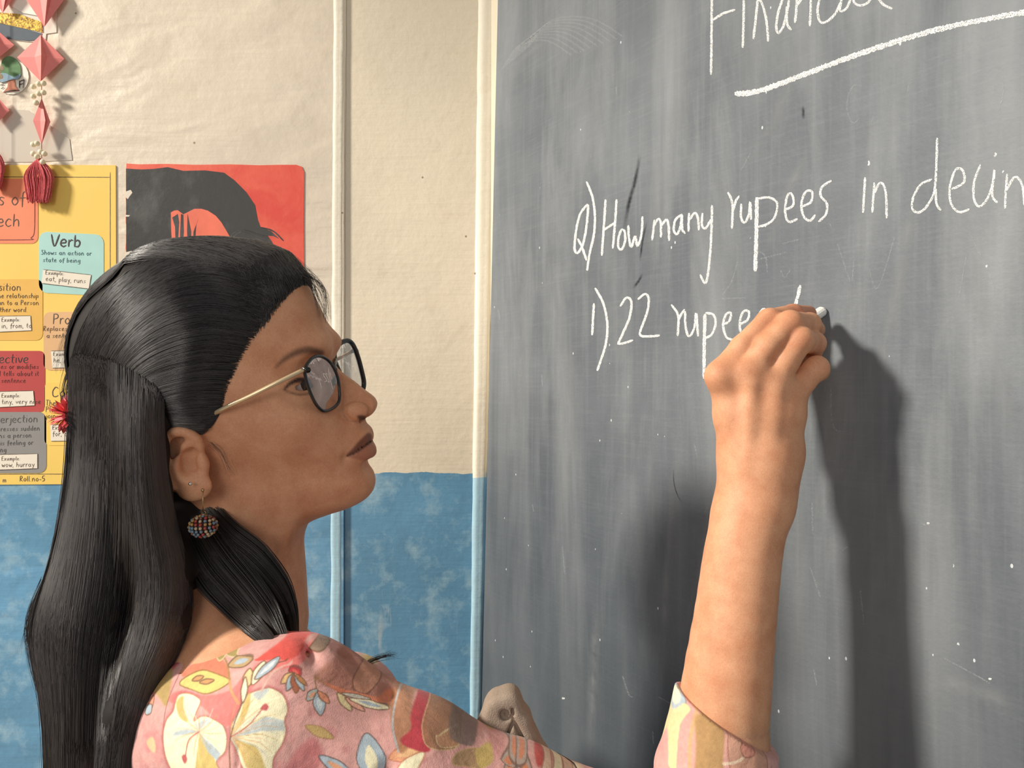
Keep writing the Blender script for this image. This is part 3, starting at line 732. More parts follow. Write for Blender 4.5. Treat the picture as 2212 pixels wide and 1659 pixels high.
K.leaf((664,1560), (722,1592), 24, (204,172,112), (170,130,90)); K.fill([(640,1620),(680,1590),(700,1640),(660,1680),(620,1670)], (196,104,106), 8, .6)
K.leaf((792,1582), (812,1700), 62, BLUE, (96,80,76), CREAM); K.leaf((690,1630), (770,1690), 30, BLUE, (96,80,76), PEACH); K.leaf((840,1640), (925,1598), 40, PEACH, (190,110,80), (240,190,140)); K.leaf((850,1690), (920,1612), 34, CREAM, (190,120,90))
K.fill([(845,1500),(890,1508),(900,1560),(875,1620),(855,1600)], (170,120,84), 4, .8); K.line([(858,1500),(850,1560),(862,1620)], 4, BLUE, .8)
K.fill([(896,1512),(925,1512),(928,1560),(930,1610),(880,1605),(868,1590),(892,1560)], (186,62,72), 3)
K.fill([(928,1515),(975,1525),(1000,1560),(985,1600),(930,1600),(918,1560)], (164,118,86), 3, .9, (216,190,140)); K.fill([(950,1560),(990,1556),(992,1590),(955,1596)], (190,142,106), 2, .8, (226,206,160)); K.fill([(980,1530),(1030,1575),(1010,1590),(975,1560)], (120,104,98), 4, .8)
K.fill([(990,1612),(1030,1596),(1062,1600),(1064,1632),(1040,1652),(1010,1648),(980,1640)], (172,140,100), 2, .9, (206,176,120)); K.fill([(1030,1600),(1062,1598),(1062,1635),(1035,1650)], (204,178,104), 2, .9)
for i in range(6):
    a = i*1.047+.3; K.leaf((1115,1625), (1115+34*math.cos(a), 1625+30*math.sin(a)), 24, (176,156,144), (110,84,72), (208,132,96))
K.fill([(1155,1606),(1185,1612),(1190,1630),(1160,1632)], (206,84,76), 2)
for i in range(4): K.leaf((1150+i*30,1700), (1190+i*24,1618+i*8), 30, CREAM if i % 2 else (230,196,170), (170,120,96))
for x in range(1200, 1420, 55): K.leaf((x,1700+(x % 3)*14), (x+50,1668+(x % 5)*8), 30, [PEACH, BLUE, GOLD, CORAL][x//55 % 4], LINE, CREAM)
# sleeve
K.leaf((1462,1604), (1503,1512), 30, BLUE, (150,140,140), CREAM); K.fill([(1440,1560),(1462,1505),(1468,1520),(1450,1600)], (236,176,130), 3)
K.fill([(1408,1612),(1420,1590),(1442,1592),(1450,1630),(1440,1680),(1405,1680)], CORAL, 3); K.line([(1500,1560),(1480,1600),(1462,1680)], 12, (236,218,160), .9); K.line([(1520,1550),(1500,1620),(1490,1700)], 6, (214,170,120), .8)
K.fill([(1515,1568),(1545,1558),(1568,1575),(1560,1640),(1550,1720),(1500,1720),(1510,1620)], (176,140,88), 4, .9); K.fill([(1580,1580),(1620,1595),(1660,1640),(1650,1700),(1590,1700),(1572,1640)], (206,156,128), 6, .8, (160,110,84))
K.line([(1560,1645),(1590,1640),(1612,1628)], 5, (240,220,190), .8); K.fill([(1600,1610),(1625,1608),(1630,1630),(1606,1632)], (222,146,128), 3, .8, (150,100,80)); K.line([(1575,1552),(1600,1570),(1640,1600)], 3, (196,160,110), .8)
def dress_col(V):
    # unroll the print over the rounded shoulder and arm
    xs = [-.215, -.146, -.0675, .0012, .068, .1386]
    yc = np.interp(V[:, 0], xs, [.53, .487, .478, .478, .488, .505]); zc = CAMZ+np.interp(V[:, 0], xs, [-.2406, -.2248, -.254, -.283, -.306, -.326])
    rc = np.interp(V[:, 0], xs, [.061, .055, .050, .047, .043, .042]); dz = np.clip((V[:, 2]-zc)/rc, -.2, .995)
    dr = yc-rc*np.sqrt(1-dz**2)
    dr = np.where((V[:, 0] > .085) & (V[:, 2] > zc+.02), .480, dr)
    X = V[:, 0]/dr*F+CX; Y = CY-(V[:, 2]-CAMZ)/dr*F
    return lin(np.clip(K.sample(X, Y), 0, 255))
g = G('floral_cotton'); va = g.N.new('ShaderNodeVertexColor'); va.layer_name = 'Col'
wv = g.noise(g.map(g.tc, (1, 1, 1)), 1500, 2); mott = g.rng(g.noise(g.tc, 260, 4, .65), .3, .7, .86, 1.10)
vs = g.N.new('ShaderNodeVectorMath'); vs.operation = 'SCALE'; g.K.new(va.outputs[0], vs.inputs[0]); g.K.new(mott, vs.inputs['Scale'])
M_dress = g.out(vs.outputs[0], .85, g.bump(g.noise(g.tc, 22, 4, .5, .6), .0035, g.bump(wv, .0002)))
g.b.inputs['Sheen Weight'].default_value = .15
V2d, Q2d = surf(dress_low, (-.48, .36, .48), (.20, .95, 1.165), .007)
me = mesh_np('top', np.concatenate([Vd, V2d]), np.concatenate([Qd, Q2d+len(Vd)]))
# below the frame the print simply repeats
lowc = dress_col(np.stack([V2d[:, 0], V2d[:, 1], 1.14+np.abs(((V2d[:, 2]-1.14) % .24)-.12)], 1))
setcol(me, np.concatenate([dress_col(Vd), lowc]))
top_o = keep(obj('floral_top', me, M_dress, None, True), person); tag(top_o, 'pink cotton top printed with cream and gold flowers')
# ================================================================ hair
HB = [(668,606,0),(640,618,.02),(605,640,.045),(582,669,.055),(552,729,.060),(522,786,.062),(489,853,.064),(480,889,.064),(456,930,.064),(430,944,.064),(401,946,.064),(355,938,.064)]
hp2 = [ac(*q) for q in HB]
hp2 += [ac(330,1120,0), ac(150,1120,0), ac(60,900,0), ac(60,380,0), ac(760,380,0), ac(745,560,0), ac(700,600,0)]
PH = Prof(hp2, (-.20, -.16), (.16, .20), .001)
def cap(p):
    a, b, c = loc(p); q = PH(a, c)
    t = np.clip(-q*.35, 0, .0095)+.0010
    d = smin(head_core(p, False), cone(p, W(486, 1080, 0), P(478, 1330, .59), .050, .055), .03)
    return smax(d-t, q, .004)
F1 = [P(*q) for q in [(275,790,.562),(258,860,.556),(254,1000,.550),(241,1120,.545),(218,1240,.540),(186,1340,.53),(194,1430,.53),(212,1560,.53),(205,1800,.53)]]
F2 = [P(*q) for q in [(300,800,.545),(308,880,.5095),(312,980,.5055),(318,1060,.5065),(360,1240,.512),(360,1330,.506),(323,1430,.497),(278,1540,.490),(260,1800,.483)]]
F3 = [P(*q) for q in [(370,1010,.575),(392,1120,.555),(420,1210,.545),(430,1290,.55)]]
def fall(p):
    d = chain(p, F1, [.022,.024,.0255,.0275,.0295,.0305,.0305,.0285,.027], .006)
    d = smin(d, chain(p, F2, [.017,.016,.0155,.0155,.0155,.015,.015,.015,.014], .006), .025)
    return smin(d, chain(p, F3, [.022,.025,.022,.012], .01), .015)
G4 = [[(432,1090,.545),(480,1150,.533),(545,1205,.528),(598,1270,.528),(625,1330,.525),(634,1392,.50)],
      [(425,1130,.535),(470,1200,.524),(525,1265,.517),(570,1325,.510),(605,1388,.492)],
      [(415,1180,.535),(450,1245,.522),(495,1300,.515),(540,1345,.505),(580,1384,.487)]]
G4r = [[.004,.005,.0055,.005,.0035,.002],[.005,.006,.0055,.005,.003],[.005,.0045,.0035,.003,.002]]
def locks(p):
    d = None
    for q, r in zip(G4, G4r):
        e = chain(p, [P(*x) for x in q], r, .004); d = e if d is None else smin(d, e, .004)
    return d
def hair(p): return smin(smin(cap(p), fall(p), .012), locks(p), .004)
Vh, Qh = surf(lambda p: hair(p)+.0010, (-.42, .43, 1.06), (-.10, .73, 1.61), .0022, slack=2.5)
g = G('black_hair')
ob = g.N.new('ShaderNodeObjectInfo'); va = g.N.new('ShaderNodeVertexColor'); va.layer_name = 'Col'
M_hair = g.out(va.outputs[0], .33, None); g.b.inputs['Specular IOR Level'].default_value = .8
HCOL = lin((43, 38, 36))
me = mesh_np('hair', Vh, Qh); setcol(me, np.tile(HCOL*.8, (len(Vh), 1)))
g = G('black_hair_mass'); va = g.N.new('ShaderNodeVertexColor'); va.layer_name = 'Col'
M_hairv = g.out(va.outputs[0], .7, None); g.b.inputs['Specular IOR Level'].default_value = .2
hair_o = keep(obj('hair_underlayer', me, M_hairv, None, True), person); tag(hair_o, kind='stuff')
S_all, R_all, C_all = [], [], []
NP = 18
def guides_to_strands(rows, n, jit, fn, rad, off=.0010, wave=0, bias=1.0, shade=(.7, 1.6), st_=.12):
    """rows: (m guides, k px points); interpolate n strands across, drop them on the surface fn"""
    rows = np.asarray(rows, float); m = len(rows)
    t = rng.random(n)**bias*(m-1); i = np.minimum(t.astype(int), m-2); w = (t-i)[:, None, None]
    k = rows.shape[1]; A = rows[i]*(1-w)+rows[i+1]*w
    u = np.linspace(0, 1, NP)*(k-1)
    st, en = rng.uniform(0, st_, n), rng.uniform(.9, 1, n)
    out = np.empty((n, NP, 2))
    for s in range(n):
        q = spline(A[s], 8); uu = np.linspace(st[s], en[s], NP)*(len(q)-1)
        for d in (0, 1): out[s, :, d] = np.interp(uu, np.arange(len(q)), q[:, d])
    ph = rng.random((n, 1))*6.28; x = np.linspace(0, 1, NP)[None]
    out[..., 0] += rng.normal(0, jit, (n, 1))+wave*np.sin(ph+x*rng.uniform(3, 9, (n, 1)))
    out[..., 1] += rng.normal(0, jit, (n, 1))+wave*.6*np.cos(ph+x*rng.uniform(3, 9, (n, 1)))
    pts, best = trace(fn, out[..., 0].ravel(), out[..., 1].ravel(), t0=.44, steps=30)
    S = pts.reshape(n, NP, 3)
    # smooth the depth along each strand
    for _ in range(3): S[:, 1:-1] = .25*S[:, :-2]+.5*S[:, 1:-1]+.25*S[:, 2:]
    S = S-np.array([0, 1, 0])*(off+rng.random((n, 1, 1))*.0012)
    R = np.full((n, NP), 1.)*rng.uniform(rad*.6, rad*1.4, (n, 1)); R *= 1-.6*np.linspace(0, 1, NP)[None]**4
    sh = rng.uniform(*shade, (n, 1, 1))*(1+.45*np.sin(t*19+1)*np.sin(t*43)+.2*np.sin(t*97))[:, None, None]*np.ones((n, NP, 1)); C = HCOL*sh
    S_all.append(S); R_all.append(R); C_all.append(C); return S, R, C
# swept-back crown, from the hairline to the gathered back
crown = [[(655,600),(560,545),(430,524),(330,552),(235,622),(172,720),(150,840)],
         [(640,612),(540,565),(430,545),(335,575),(250,640),(190,730),(165,850)],
         [(600,645),(510,600),(420,590),(340,620),(270,680),(215,755),(185,860)],
         [(578,676),(490,645),(410,645),(340,672),(280,720),(235,785),(210,870)],
         [(552,729),(478,712),(405,720),(345,742),(295,775),(258,820),(235,880)],
         [(520,790),(456,785),(400,795),(350,808),(312,824),(285,850),(262,890)],
         [(489,853),(435,852),(390,858),(355,866),(330,874),(312,886),(298,910)],
         [(478,900),(440,905),(405,905),(378,905),(360,905),(345,910),(332,925)],
         [(440,940),(420,938),(400,936),(384,932),(370,928),(358,928),(348,936)]]
S1, R1, C1 = guides_to_strands(crown, 5200, 2.2, cap, .00022, wave=1.0)
# the same on the far side of the head
n2 = 1600; S_all.append(mirror(S1[:n2])); R_all.append(R1[:n2]); C_all.append(C1[:n2])
# over the top of the head, where the view only grazes it
n = 2600; b0 = rng.uniform(-.062, .062, n); t = np.linspace(0, 1, NP)[None]; ph = rng.uniform(12, 45, (n, 1))+(rng.uniform(182, 200, (n, 1))-25)*t
ph = np.radians(ph+2*np.sin(t*9+b0[:, None]*300)); lat = b0[:, None]*(1-.45*t)+rng.normal(0, .0008, (n, 1))
dirs = np.cos(ph)[..., None]*U+np.sin(ph)[..., None]*Wr; base_ = CR2-U*.012-Wr*.004+lat[..., None]*Vr
rr_ = np.full((n, NP), .135)
for _ in range(26):
    dd = cap((base_+dirs*rr_[..., None]).reshape(-1, 3)).reshape(n, NP); rr_ = np.clip(rr_-np.clip(dd, -.01, .02)*.6, .04, .14)
keep_ = (np.abs(dd).max(1) < .003)
S = (base_+dirs*(rr_+.0009+rng.random((n, 1))*.0012)[..., None])[keep_]
S_all.append(S); R_all.append(np.full((len(S), NP), .00022)); C_all.append(HCOL*rng.uniform(.7, 1.6, (len(S), 1, 1))*np.ones((len(S), NP, 1)))
downs = [[(158,775),(152,900),(150,1000),(134,1120),(108,1240),(64,1345),(74,1430),(102,1540),(100,1760)],
         [(172,765),(170,900),(170,1000),(158,1120),(140,1240),(118,1345),(120,1430),(130,1540),(128,1760)],
         [(205,768),(205,900),(205,1000),(200,1120),(190,1240),(172,1345),(165,1430),(165,1540),(160,1760)],
         [(248,780),(250,900),(250,1000),(250,1120),(245,1240),(230,1345),(215,1430),(205,1540),(200,1760)],
         [(296,805),(295,900),(295,1000),(300,1120),(310,1240),(300,1345),(275,1430),(250,1540),(240,1760)],
         [(334,832),(330,920),(335,1000),(345,1120),(380,1240),(370,1345),(335,1430),(285,1540),(270,1760)],
         [(352,862),(352,940),(358,1010),(372,1120),(422,1270),(408,1360),(368,1450),(312,1560),(298,1760)]]
guides_to_strands(downs, 5600, 2.2, lambda p: smin(cap(p), fall(p), .012), .00024, wave=3.0, shade=(.6, 1.9), st_=.035)
for q, r in zip(G4, G4r):
    base = np.array([P(*x) for x in q]); n = 420; cc = spline(base, 6); uu = np.linspace(0, 1, NP)*(len(cc)-1)
    cl = np.stack([np.interp(uu, np.arange(len(cc)), cc[:, d]) for d in range(3)], 1); rr = np.interp(np.linspace(0, 1, NP), np.linspace(0, 1, len(r)), r)
    a = rng.random((n, 1))*6.28; rad = np.sqrt(rng.random((n, 1)))*1.75
    S = cl[None]+np.stack([np.cos(a)*rad*rr, np.sin(a)*rad*rr*.8, np.sin(a+1)*rad*rr], -1)
    S_all.append(S); R_all.append(np.full((n, NP), .0002)); C_all.append(HCOL*rng.uniform(.6, 1.3, (n, 1, 1))*np.ones((n, NP, 1)))
def free(px, n, jit, dep, rad=.00015, fan=6):
    """loose single hairs in the open, px path at a given depth"""
    px = np.asarray(px, float); q = spline(px, 6); uu = np.linspace(0, 1, NP)*(len(q)-1)
    l = np.stack([np.interp(uu, np.arange(len(q)), q[:, d]) for d in range(2)], 1); S = np.empty((n, NP, 3))
    for i in range(n):
        o = rng.normal(0, jit, 2); f = rng.normal(0, fan, 2); t = np.linspace(0, 1, NP)[:, None]; w = rng.normal(0, 1.5, 2)*np.sin(t*rng.uniform(3, 8))
        m = l+o+f*t*t+w; d = dep+rng.normal(0, .006)
        S[i] = np.stack([(m[:, 0]-CX)/F*d, np.full(NP, d), CAMZ-(m[:, 1]-CY)/F*d], 1)
    S_all.append(S); R_all.append(np.full((n, NP), rad)*(1-.7*np.linspace(0, 1, NP)[None])); C_all.append(np.tile(HCOL*1.1, (n, NP, 1)))
free([(600,560),(650,588),(690,615),(703,650),(704,690)], 34, 4, .575, fan=7)
free([(560,535),(620,552),(655,580),(672,600),(690,640)], 30, 4, .57, fan=8)
free([(620,590),(660,600),(680,640),(697,690)], 26, 5, .565, fan=6)
free([(300,560),(240,600),(190,660),(150,730),(138,800)], 40, 5, .57, fan=9)
free([(150,800),(140,850),(150,900),(158,960)], 26, 5, .56, fan=6)
free([(158,920),(150,1000),(140,1100),(120,1200)], 30, 4, .55, fan=9)
free([(110,1240),(70,1320),(60,1370),(62,1400)], 40, 4, .53, fan=7)
free([(96,1250),(62,1345),(72,1440),(100,1540),(105,1700)], 60, 3, .53, fan=5)
free([(470,560),(520,535),(570,540),(620,560)], 30, 5, .58, fan=6)
free([(455,955),(478,975),(496,1010),(505,1030)], 20, 4, .522, rad=.00008, fan=6)
free([(795,1432),(812,1424),(838,1417),(852,1416)], 40, 3, .66, rad=.00016, fan=5)
free([(480,540),(520,500),(560,512),(585,520)], 5, 3, .6, fan=6)
St, Rt, Ct = np.concatenate(S_all), np.concatenate(R_all), np.concatenate(C_all)
st = tubes('hair_strands', St, Rt, M_hair, 3)
setcol(st.data, np.repeat(Ct[:, :, None, :], 3, 2).reshape(-1, 3)); keep(st, person); st.name = 'hair'; tag(st, 'long straight black hair gathered half up', kind='stuff')
# ================================================================ chalk writing
def chalk_mat(name, col, lo, hi, sc=1400, rough=.95, amax=1, fade=False):
    g = G(name); n = g.noise(g.map(g.tc, (1, 1, 1)), sc, 4, .7)
    a = g.rng(n, lo, hi, 0, amax)
    if fade: va = g.N.new('ShaderNodeVertexColor'); va.layer_name = 'Col'; a = g.math('MULTIPLY', a, va.outputs[0])
    g.K.new(a, g.b.inputs['Alpha']); g.b.inputs['Specular IOR Level'].default_value = .05
    return g.out(L4(col), rough)
M_chalk = chalk_mat('chalk', (246, 246, 242), .40, .50); M_faint = chalk_mat('chalk_faint', (200, 204, 206), .42, .75, 900, amax=.55)
M_smear = chalk_mat('chalk_smear', (168, 171, 173), .25, .75, 60, amax=.42, fade=True); M_wet = chalk_mat('wet_streak', (40, 44, 46), .2, .7, 120, amax=.95, fade=True)
SR = np.random.default_rng(11)
def strokes(name, rows, m, w=5.5, off=.0004, wob=.5, parent=board, fn=None, kind=None, fade=False):
    """rows: pixel polylines lying on the board; each becomes a thin raised ribbon of chalk"""
    V = []; Fs = []; CV = []; fn = fn or (lambda x, y, o: on_board(x, y, o))
    for row in rows:
        ww = w
        if isinstance(row, tuple): row, ww = row
        pts = spline(row, 6); L = np.concatenate([[0], np.cumsum(np.hypot(*np.diff(pts, axis=0).T))]); n = max(4, int(L[-1]/3.0))
        u = np.linspace(0, L[-1], n); q = np.stack([np.interp(u, L, pts[:, 0]), np.interp(u, L, pts[:, 1])], 1)
        t = np.gradient(q, axis=0); t /= np.hypot(t[:, 0], t[:, 1])[:, None]+1e-9; nn = np.stack([-t[:, 1], t[:, 0]], 1)
        b0 = len(V)
        for i in range(n):
            e = min(1, .55+min(i, n-1-i)*.3)
            h = ww*.5*e*(1+SR.uniform(-.18, .18)*wob*2); k = ww*.5*e*(1+SR.uniform(-.18, .18)*wob*2); c = q[i]
            for d, o in ((h, 0.0001), (0, off), (-k, 0.0001)): V.append(fn(*(c+nn[i]*d), o)); CV.append([(1.0 if d == 0 else 0.0)*min(1, min(i, n-1-i)/(n*.3))]*3)
        for i in range(n-1):
            for j in (0, 1): a = b0+i*3+j; Fs.append((a, a+1, a+4, a+3))
    V = np.array(V); o = obj(name, mesh_np(name, V, Fs), m)
    if fade: setcol(o.data, CV)
    if parent is not None: keep(o, parent)
    if kind: o['kind'] = kind
    return o
def z1(rows, s=2.183, ox=1200, oy=0): return [[(x/s+ox, y/s+oy) for x, y in r] for r in rows]
title = z1([[(738,-60),(736,130),(735,250),(733,352)],[(740,96),(790,64),(848,46)],[(888,-30),(887,80),(883,226)],[(958,-40),(945,80),(933,184)],[(952,-10),(975,20),(995,100),(1003,196)],
 [(1080,-30),(1050,60),(1041,130),(1052,156),(1075,120),(1095,40),(1104,-30)],[(1090,30),(1092,110),(1112,142)],[(1140,-40),(1136,40),(1129,108)],[(1136,30),(1165,-10),(1200,-30),(1203,40),(1199,124)],
 [(1255,-40),(1236,40),(1245,98),(1270,106),(1315,70),(1345,10)],[(1352,-40),(1345,20),(1342,52),(1372,40),(1400,-20),(1408,12),(1440,26),(1480,6),(1505,-40)],[(1500,-40),(1535,10),(1560,30),(1590,42)]])
line1 = [z1([[(150,960),(115,1010),(97,1090),(90,1170),(104,1193),(130,1150),(147,1060),(155,965)]]), ]
words = {
 'q': z1([[(152,962),(116,1010),(97,1090),(90,1172),(104,1193),(130,1150),(147,1060),(155,965)],[(104,1125),(125,1165),(146,1228)],[(146,856),(174,930),(186,1020),(180,1110),(160,1200),(149,1276)]]),
 'how': z1([[(236,940),(228,1070),(218,1206)],[(288,940),(280,1060),(270,1172)],[(226,1086),(256,1066),(286,1046)],[(312,1080),(297,1120),(296,1165),(312,1176),(328,1136),(326,1092),(312,1080)],[(344,1062),(345,1110),(357,1166),(376,1112),(386,1162),(405,1105),(410,1020)]]),
 'many': z1([[(466,1036),(462,1080),(456,1134)],[(462,1070),(484,1032),(496,1050),(497,1120)],[(499,1066),(522,1036),(533,1062),(536,1136)],[(592,1012),(564,1040),(558,1088),(574,1104),(590,1064),(596,1012),(598,1080),(612,1102)],
   [(630,1004),(628,1050),(627,1092)],[(630,1040),(656,1004),(672,1030),(676,1086)],[(694,1004),(690,1058),(706,1078),(734,1034)],[(738,966),(735,1100),(724,1250),(707,1336),(682,1294)]]),
 'rupees': z1([[(812,906),(834,960),(832,1080)],[(836,1000),(852,945),(868,924)],[(876,960),(875,1026),(892,1050),(912,1010),(918,950),(922,1036)],[(956,936),(1010,932),(1045,960),(1032,1028),(990,1060),(954,1070)],
   [(1085,988),(1122,966),(1114,914),(1092,926),(1083,1000),(1100,1046),(1142,1032)],[(1164,974),(1205,952),(1210,905),(1180,904),(1160,960),(1170,1020),(1200,1040),(1226,1012)],[(1302,852),(1258,880),(1250,922),(1280,962),(1274,1012),(1240,1046)]])+[(z1([[(950,930),(948,1060),(942,1280)]])[0], 8)],
 'in': z1([[(1460,836),(1455,920),(1450,1004)],[(1476,758),(1480,770),(1474,780)],[(1504,860),(1498,940),(1494,1004)],[(1500,920),(1530,862),(1556,900),(1562,1030)]]),
 'decim': z1([[(1776,846),(1722,870),(1686,935),(1684,988),(1720,1000),(1762,956),(1790,880),(1800,650)],[(1794,890),(1796,960),(1818,992)],[(1868,892),(1926,860),(1920,804),(1888,800),(1860,880),(1865,958),(1902,1000),(1952,986)],
   [(2004,776),(1974,860),(1974,940),(2000,974),(2040,930),(2065,850),(2070,802),(2060,920),(2086,956)],[(2072,720),(2078,728),(2068,738)],[(2130,820),(2124,900),(2120,984)],[(2126,900),(2165,835),(2200,870),(2212,970)],[(2214,900),(2245,850),(2270,900),(2275,990)]]),
 'one': [[(1283,655),(1281,690),(1279,724)],[(1285,622),(1303,655),(1312,700),(1308,745),(1290,801)]],
 'twentytwo': z1([[(305,1445),(335,1404),(358,1425),(348,1500),(318,1570),(300,1610),(297,1622),(330,1616),(366,1604)],[(388,1412),(424,1386),(440,1412),(430,1480),(400,1560),(404,1584),(445,1586),(492,1582)]]),
 'rupee': [[(1450,658),(1465,682),(1464,726)],[(1466,692),(1472,678),(1479,668)],[(1480,672),(1481,705),(1488,727),(1500,708),(1504,676),(1508,727)],[(1524,676),(1541,680),(1546,698),(1538,722),(1524,730)],[(1561,701),(1575,694),(1579,676),(1569,679),(1562,701),(1569,728),(1586,735)],
   [(1596,701),(1614,692),(1618,674),(1607,672),(1599,690),(1600,716),(1615,722)],[(1657,675),(1650,667),(1641,678),(1642,695),(1650,712),(1644,728)]]+[([(1523,678),(1521,760),(1521,818)], 7)],
 'slash': [([(1729,616),(1722,645),(1712,682)], 7)]}
title += z1([[(738,-62),(800,-96),(862,-112)],[(892,-70),(897,-78)],[(1358,-84),(1362,-92)],[(1600,40),(1612,-60),(1630,-200)],[(1630,-200),(1640,-60),(1650,20),(1680,10)]])[:3]
strokes('chalk_writing', title, M_chalk, 5.2)
strokes('chalk_underline', [([(1587,203),(1640,196),(1740,160),(1840,122),(1980,76),(2100,47),(2240,22)], 11)], M_chalk, 11, wob=.8)
for k in words: strokes('chalk_writing', words[k], M_chalk, 5.0)
ghost = z1([[(1446,406),(1408,404),(1382,450),(1376,520),(1400,580),(1436,560)],[(1500,400),(1518,404)],[(1690,386),(1668,400),(1660,440)],[(2050,400),(2068,404),(2064,450)],[(2110,384),(2112,450),(2086,530)],[(1236,428),(1248,434)],[(2180,420),(2200,428)],
  [(1490,580),(1505,540)],[(838,1166),(860,1146)],[(736,398),(732,424)],[(285,410),(290,450)],[(166,725),(168,745)],[(358,600),(364,608)],[(1070,1150),(1150,1130)],[(1060,1270),(1080,1310),(1110,1270)],[(955,1185),(990,1210),(1000,1290)],
  [(1330,1150),(1390,1330)],[(1400,1330),(1410,1200)],[(1600,1120),(1520,1360),(1480,1270)],[(1955,1100),(2050,1300),(2070,1390)],[(1940,1200),(1900,1420)],[(780,1410),(900,1405)],[(780,1400),(830,1330),(860,1230)],[(1290,1050),(1305,1080)]])
ghost += [[(1795,838),(1796,905),(1808,930),(1832,932)],[(1756,1155),(1754,1085)],[(1750,1225),(1772,1290)],[(1758,1445),(1764,1480)],[(2035,1420),(2110,1460),(2140,1478)],[(1990,1130),(2000,1136)],[(1345,1460),(1358,1500),(1368,1506)],[(1420,1505),(1450,1520)],[(1215,1180),(1220,1240)],
  [(1170,810),(1172,835)],[(1076,668),(1080,690)],[(1820,1190),(1833,1180)],[(1500,960),(1505,985)],[(1150,1090),(1153,1105)],[(1858,1270),(1866,1350)],[(1600,370),(1622,330)],[(1410,1580),(1412,1610)],[(1640,560),(1700,545)]]
strokes('chalk_trace', ghost, M_faint, 3.2, kind='stuff')
strokes('chalk_trace', [[(1214,1508),(1220,1509)],[(1058+600,1120),(1664,1124)],[(2135,1466),(2142,1467)],[(2002,1130),(2008,1131)]], M_chalk, 5, kind='stuff')
sm = [([(1080,260),(1110,150),(1180,95),(1260,110)],26),([(1085,200),(1130,90),(1220,60),(1310,90)],22),([(1130,30),(1230,50),(1320,20)],24),([(1500,150),(1440,330),(1400,560)],50),([(1740,60),(1700,200),(1600,390)],34),([(1330,40),(1290,200),(1270,420)],40),([(1990,330),(1940,620),(1880,900)],40),([(1110,420),(1130,700),(1110,1000)],30),([(1200,640),(1230,900),(1200,1200)],34),
  ([(2080,520),(2150,760),(2190,1000)],44),([(1460,980),(1440,1240),(1430,1500)],22),([(1545,900),(1520,1180),(1470,1400)],20),([(2050,1130),(2030,1300),(1990,1400)],46),([(1290,1300),(1280,1480),(1275,1620)],26),([(1960,1500),(2080,1480),(2200,1540)],60),([(1760,300),(1700,420),(1650,560)],30)]
for q in sm: strokes('chalk_smear', [q], M_smear, 30, off=.0003, wob=.2, fade=True)
# arcs left by the duster in the top corner
strokes('chalk_trace', [[(1085+i*7,150-i*6),(1120+i*9,100-i*7),(1180+i*12,88-i*6),(1235+i*14,120-i*5)] for i in range(9)], M_faint, 4, kind='stuff')
for q in [([(1383,330),(1372,390),(1358,440),(1348,500)],11),([(1397,480),(1388,520),(1382,566)],6),([(1388,590),(1380,606),(1366,624)],8),([(1735,228),(1735,258)],9),([(1455,1010),(1456,1045),(1466,1075),(1476,1086)],3)]:
    strokes('wet_streak', [q], M_wet, 10, off=.0003, wob=.2, fade=True)
# chalk stick in the fingers
tipc = on_board(1778, 671, .001); ba = P(1738, 698, .598)
b = MB(); b.tube([ba, ba*.5+tipc*.5, tipc*.93+ba*.07, tipc], [.0042, .0043, .0043, .0034], 14)
ck = b.build('chalk_stick', mat('white_chalk', (238, 238, 232), .9, bump=.0003, bscale=800)); tag(ck, 'short white chalk stick pinched in the raised fingertips', 'chalk')
# ================================================================ wall papers, in the plane of the left wall
def wall_pt(off): return lambda x, y, o=0: P(x, y, DL-off-o)
def panel(name, pts, off, m, th=.0006, parent=None, sm=0, curl=0):
    pts = spline(pts, sm, True) if sm else np.array(pts, float)
    if (pts[:, 0]*np.roll(pts[:, 1], -1)-np.roll(pts[:, 0], -1)*pts[:, 1]).sum() > 0: pts = pts[::-1]
    b = MB(); b.prism([P(x, y, DL-off-th) for x, y in pts], (0, th, 0)); return b.build(name, m, parent)
def rrect(x0, y0, x1, y1, r=12, skew=0):
    out = []
    for cx, cy, a0 in ((x1-r, y0+r, -90), (x1-r, y1-r, 0), (x0+r, y1-r, 90), (x0+r, y0+r, 180)):
        for k in range(5): a = math.radians(a0+k*22.5); x, y = cx+r*math.cos(a), cy+r*math.sin(a); out.append((x, y+skew*(x-x0)))
    return out
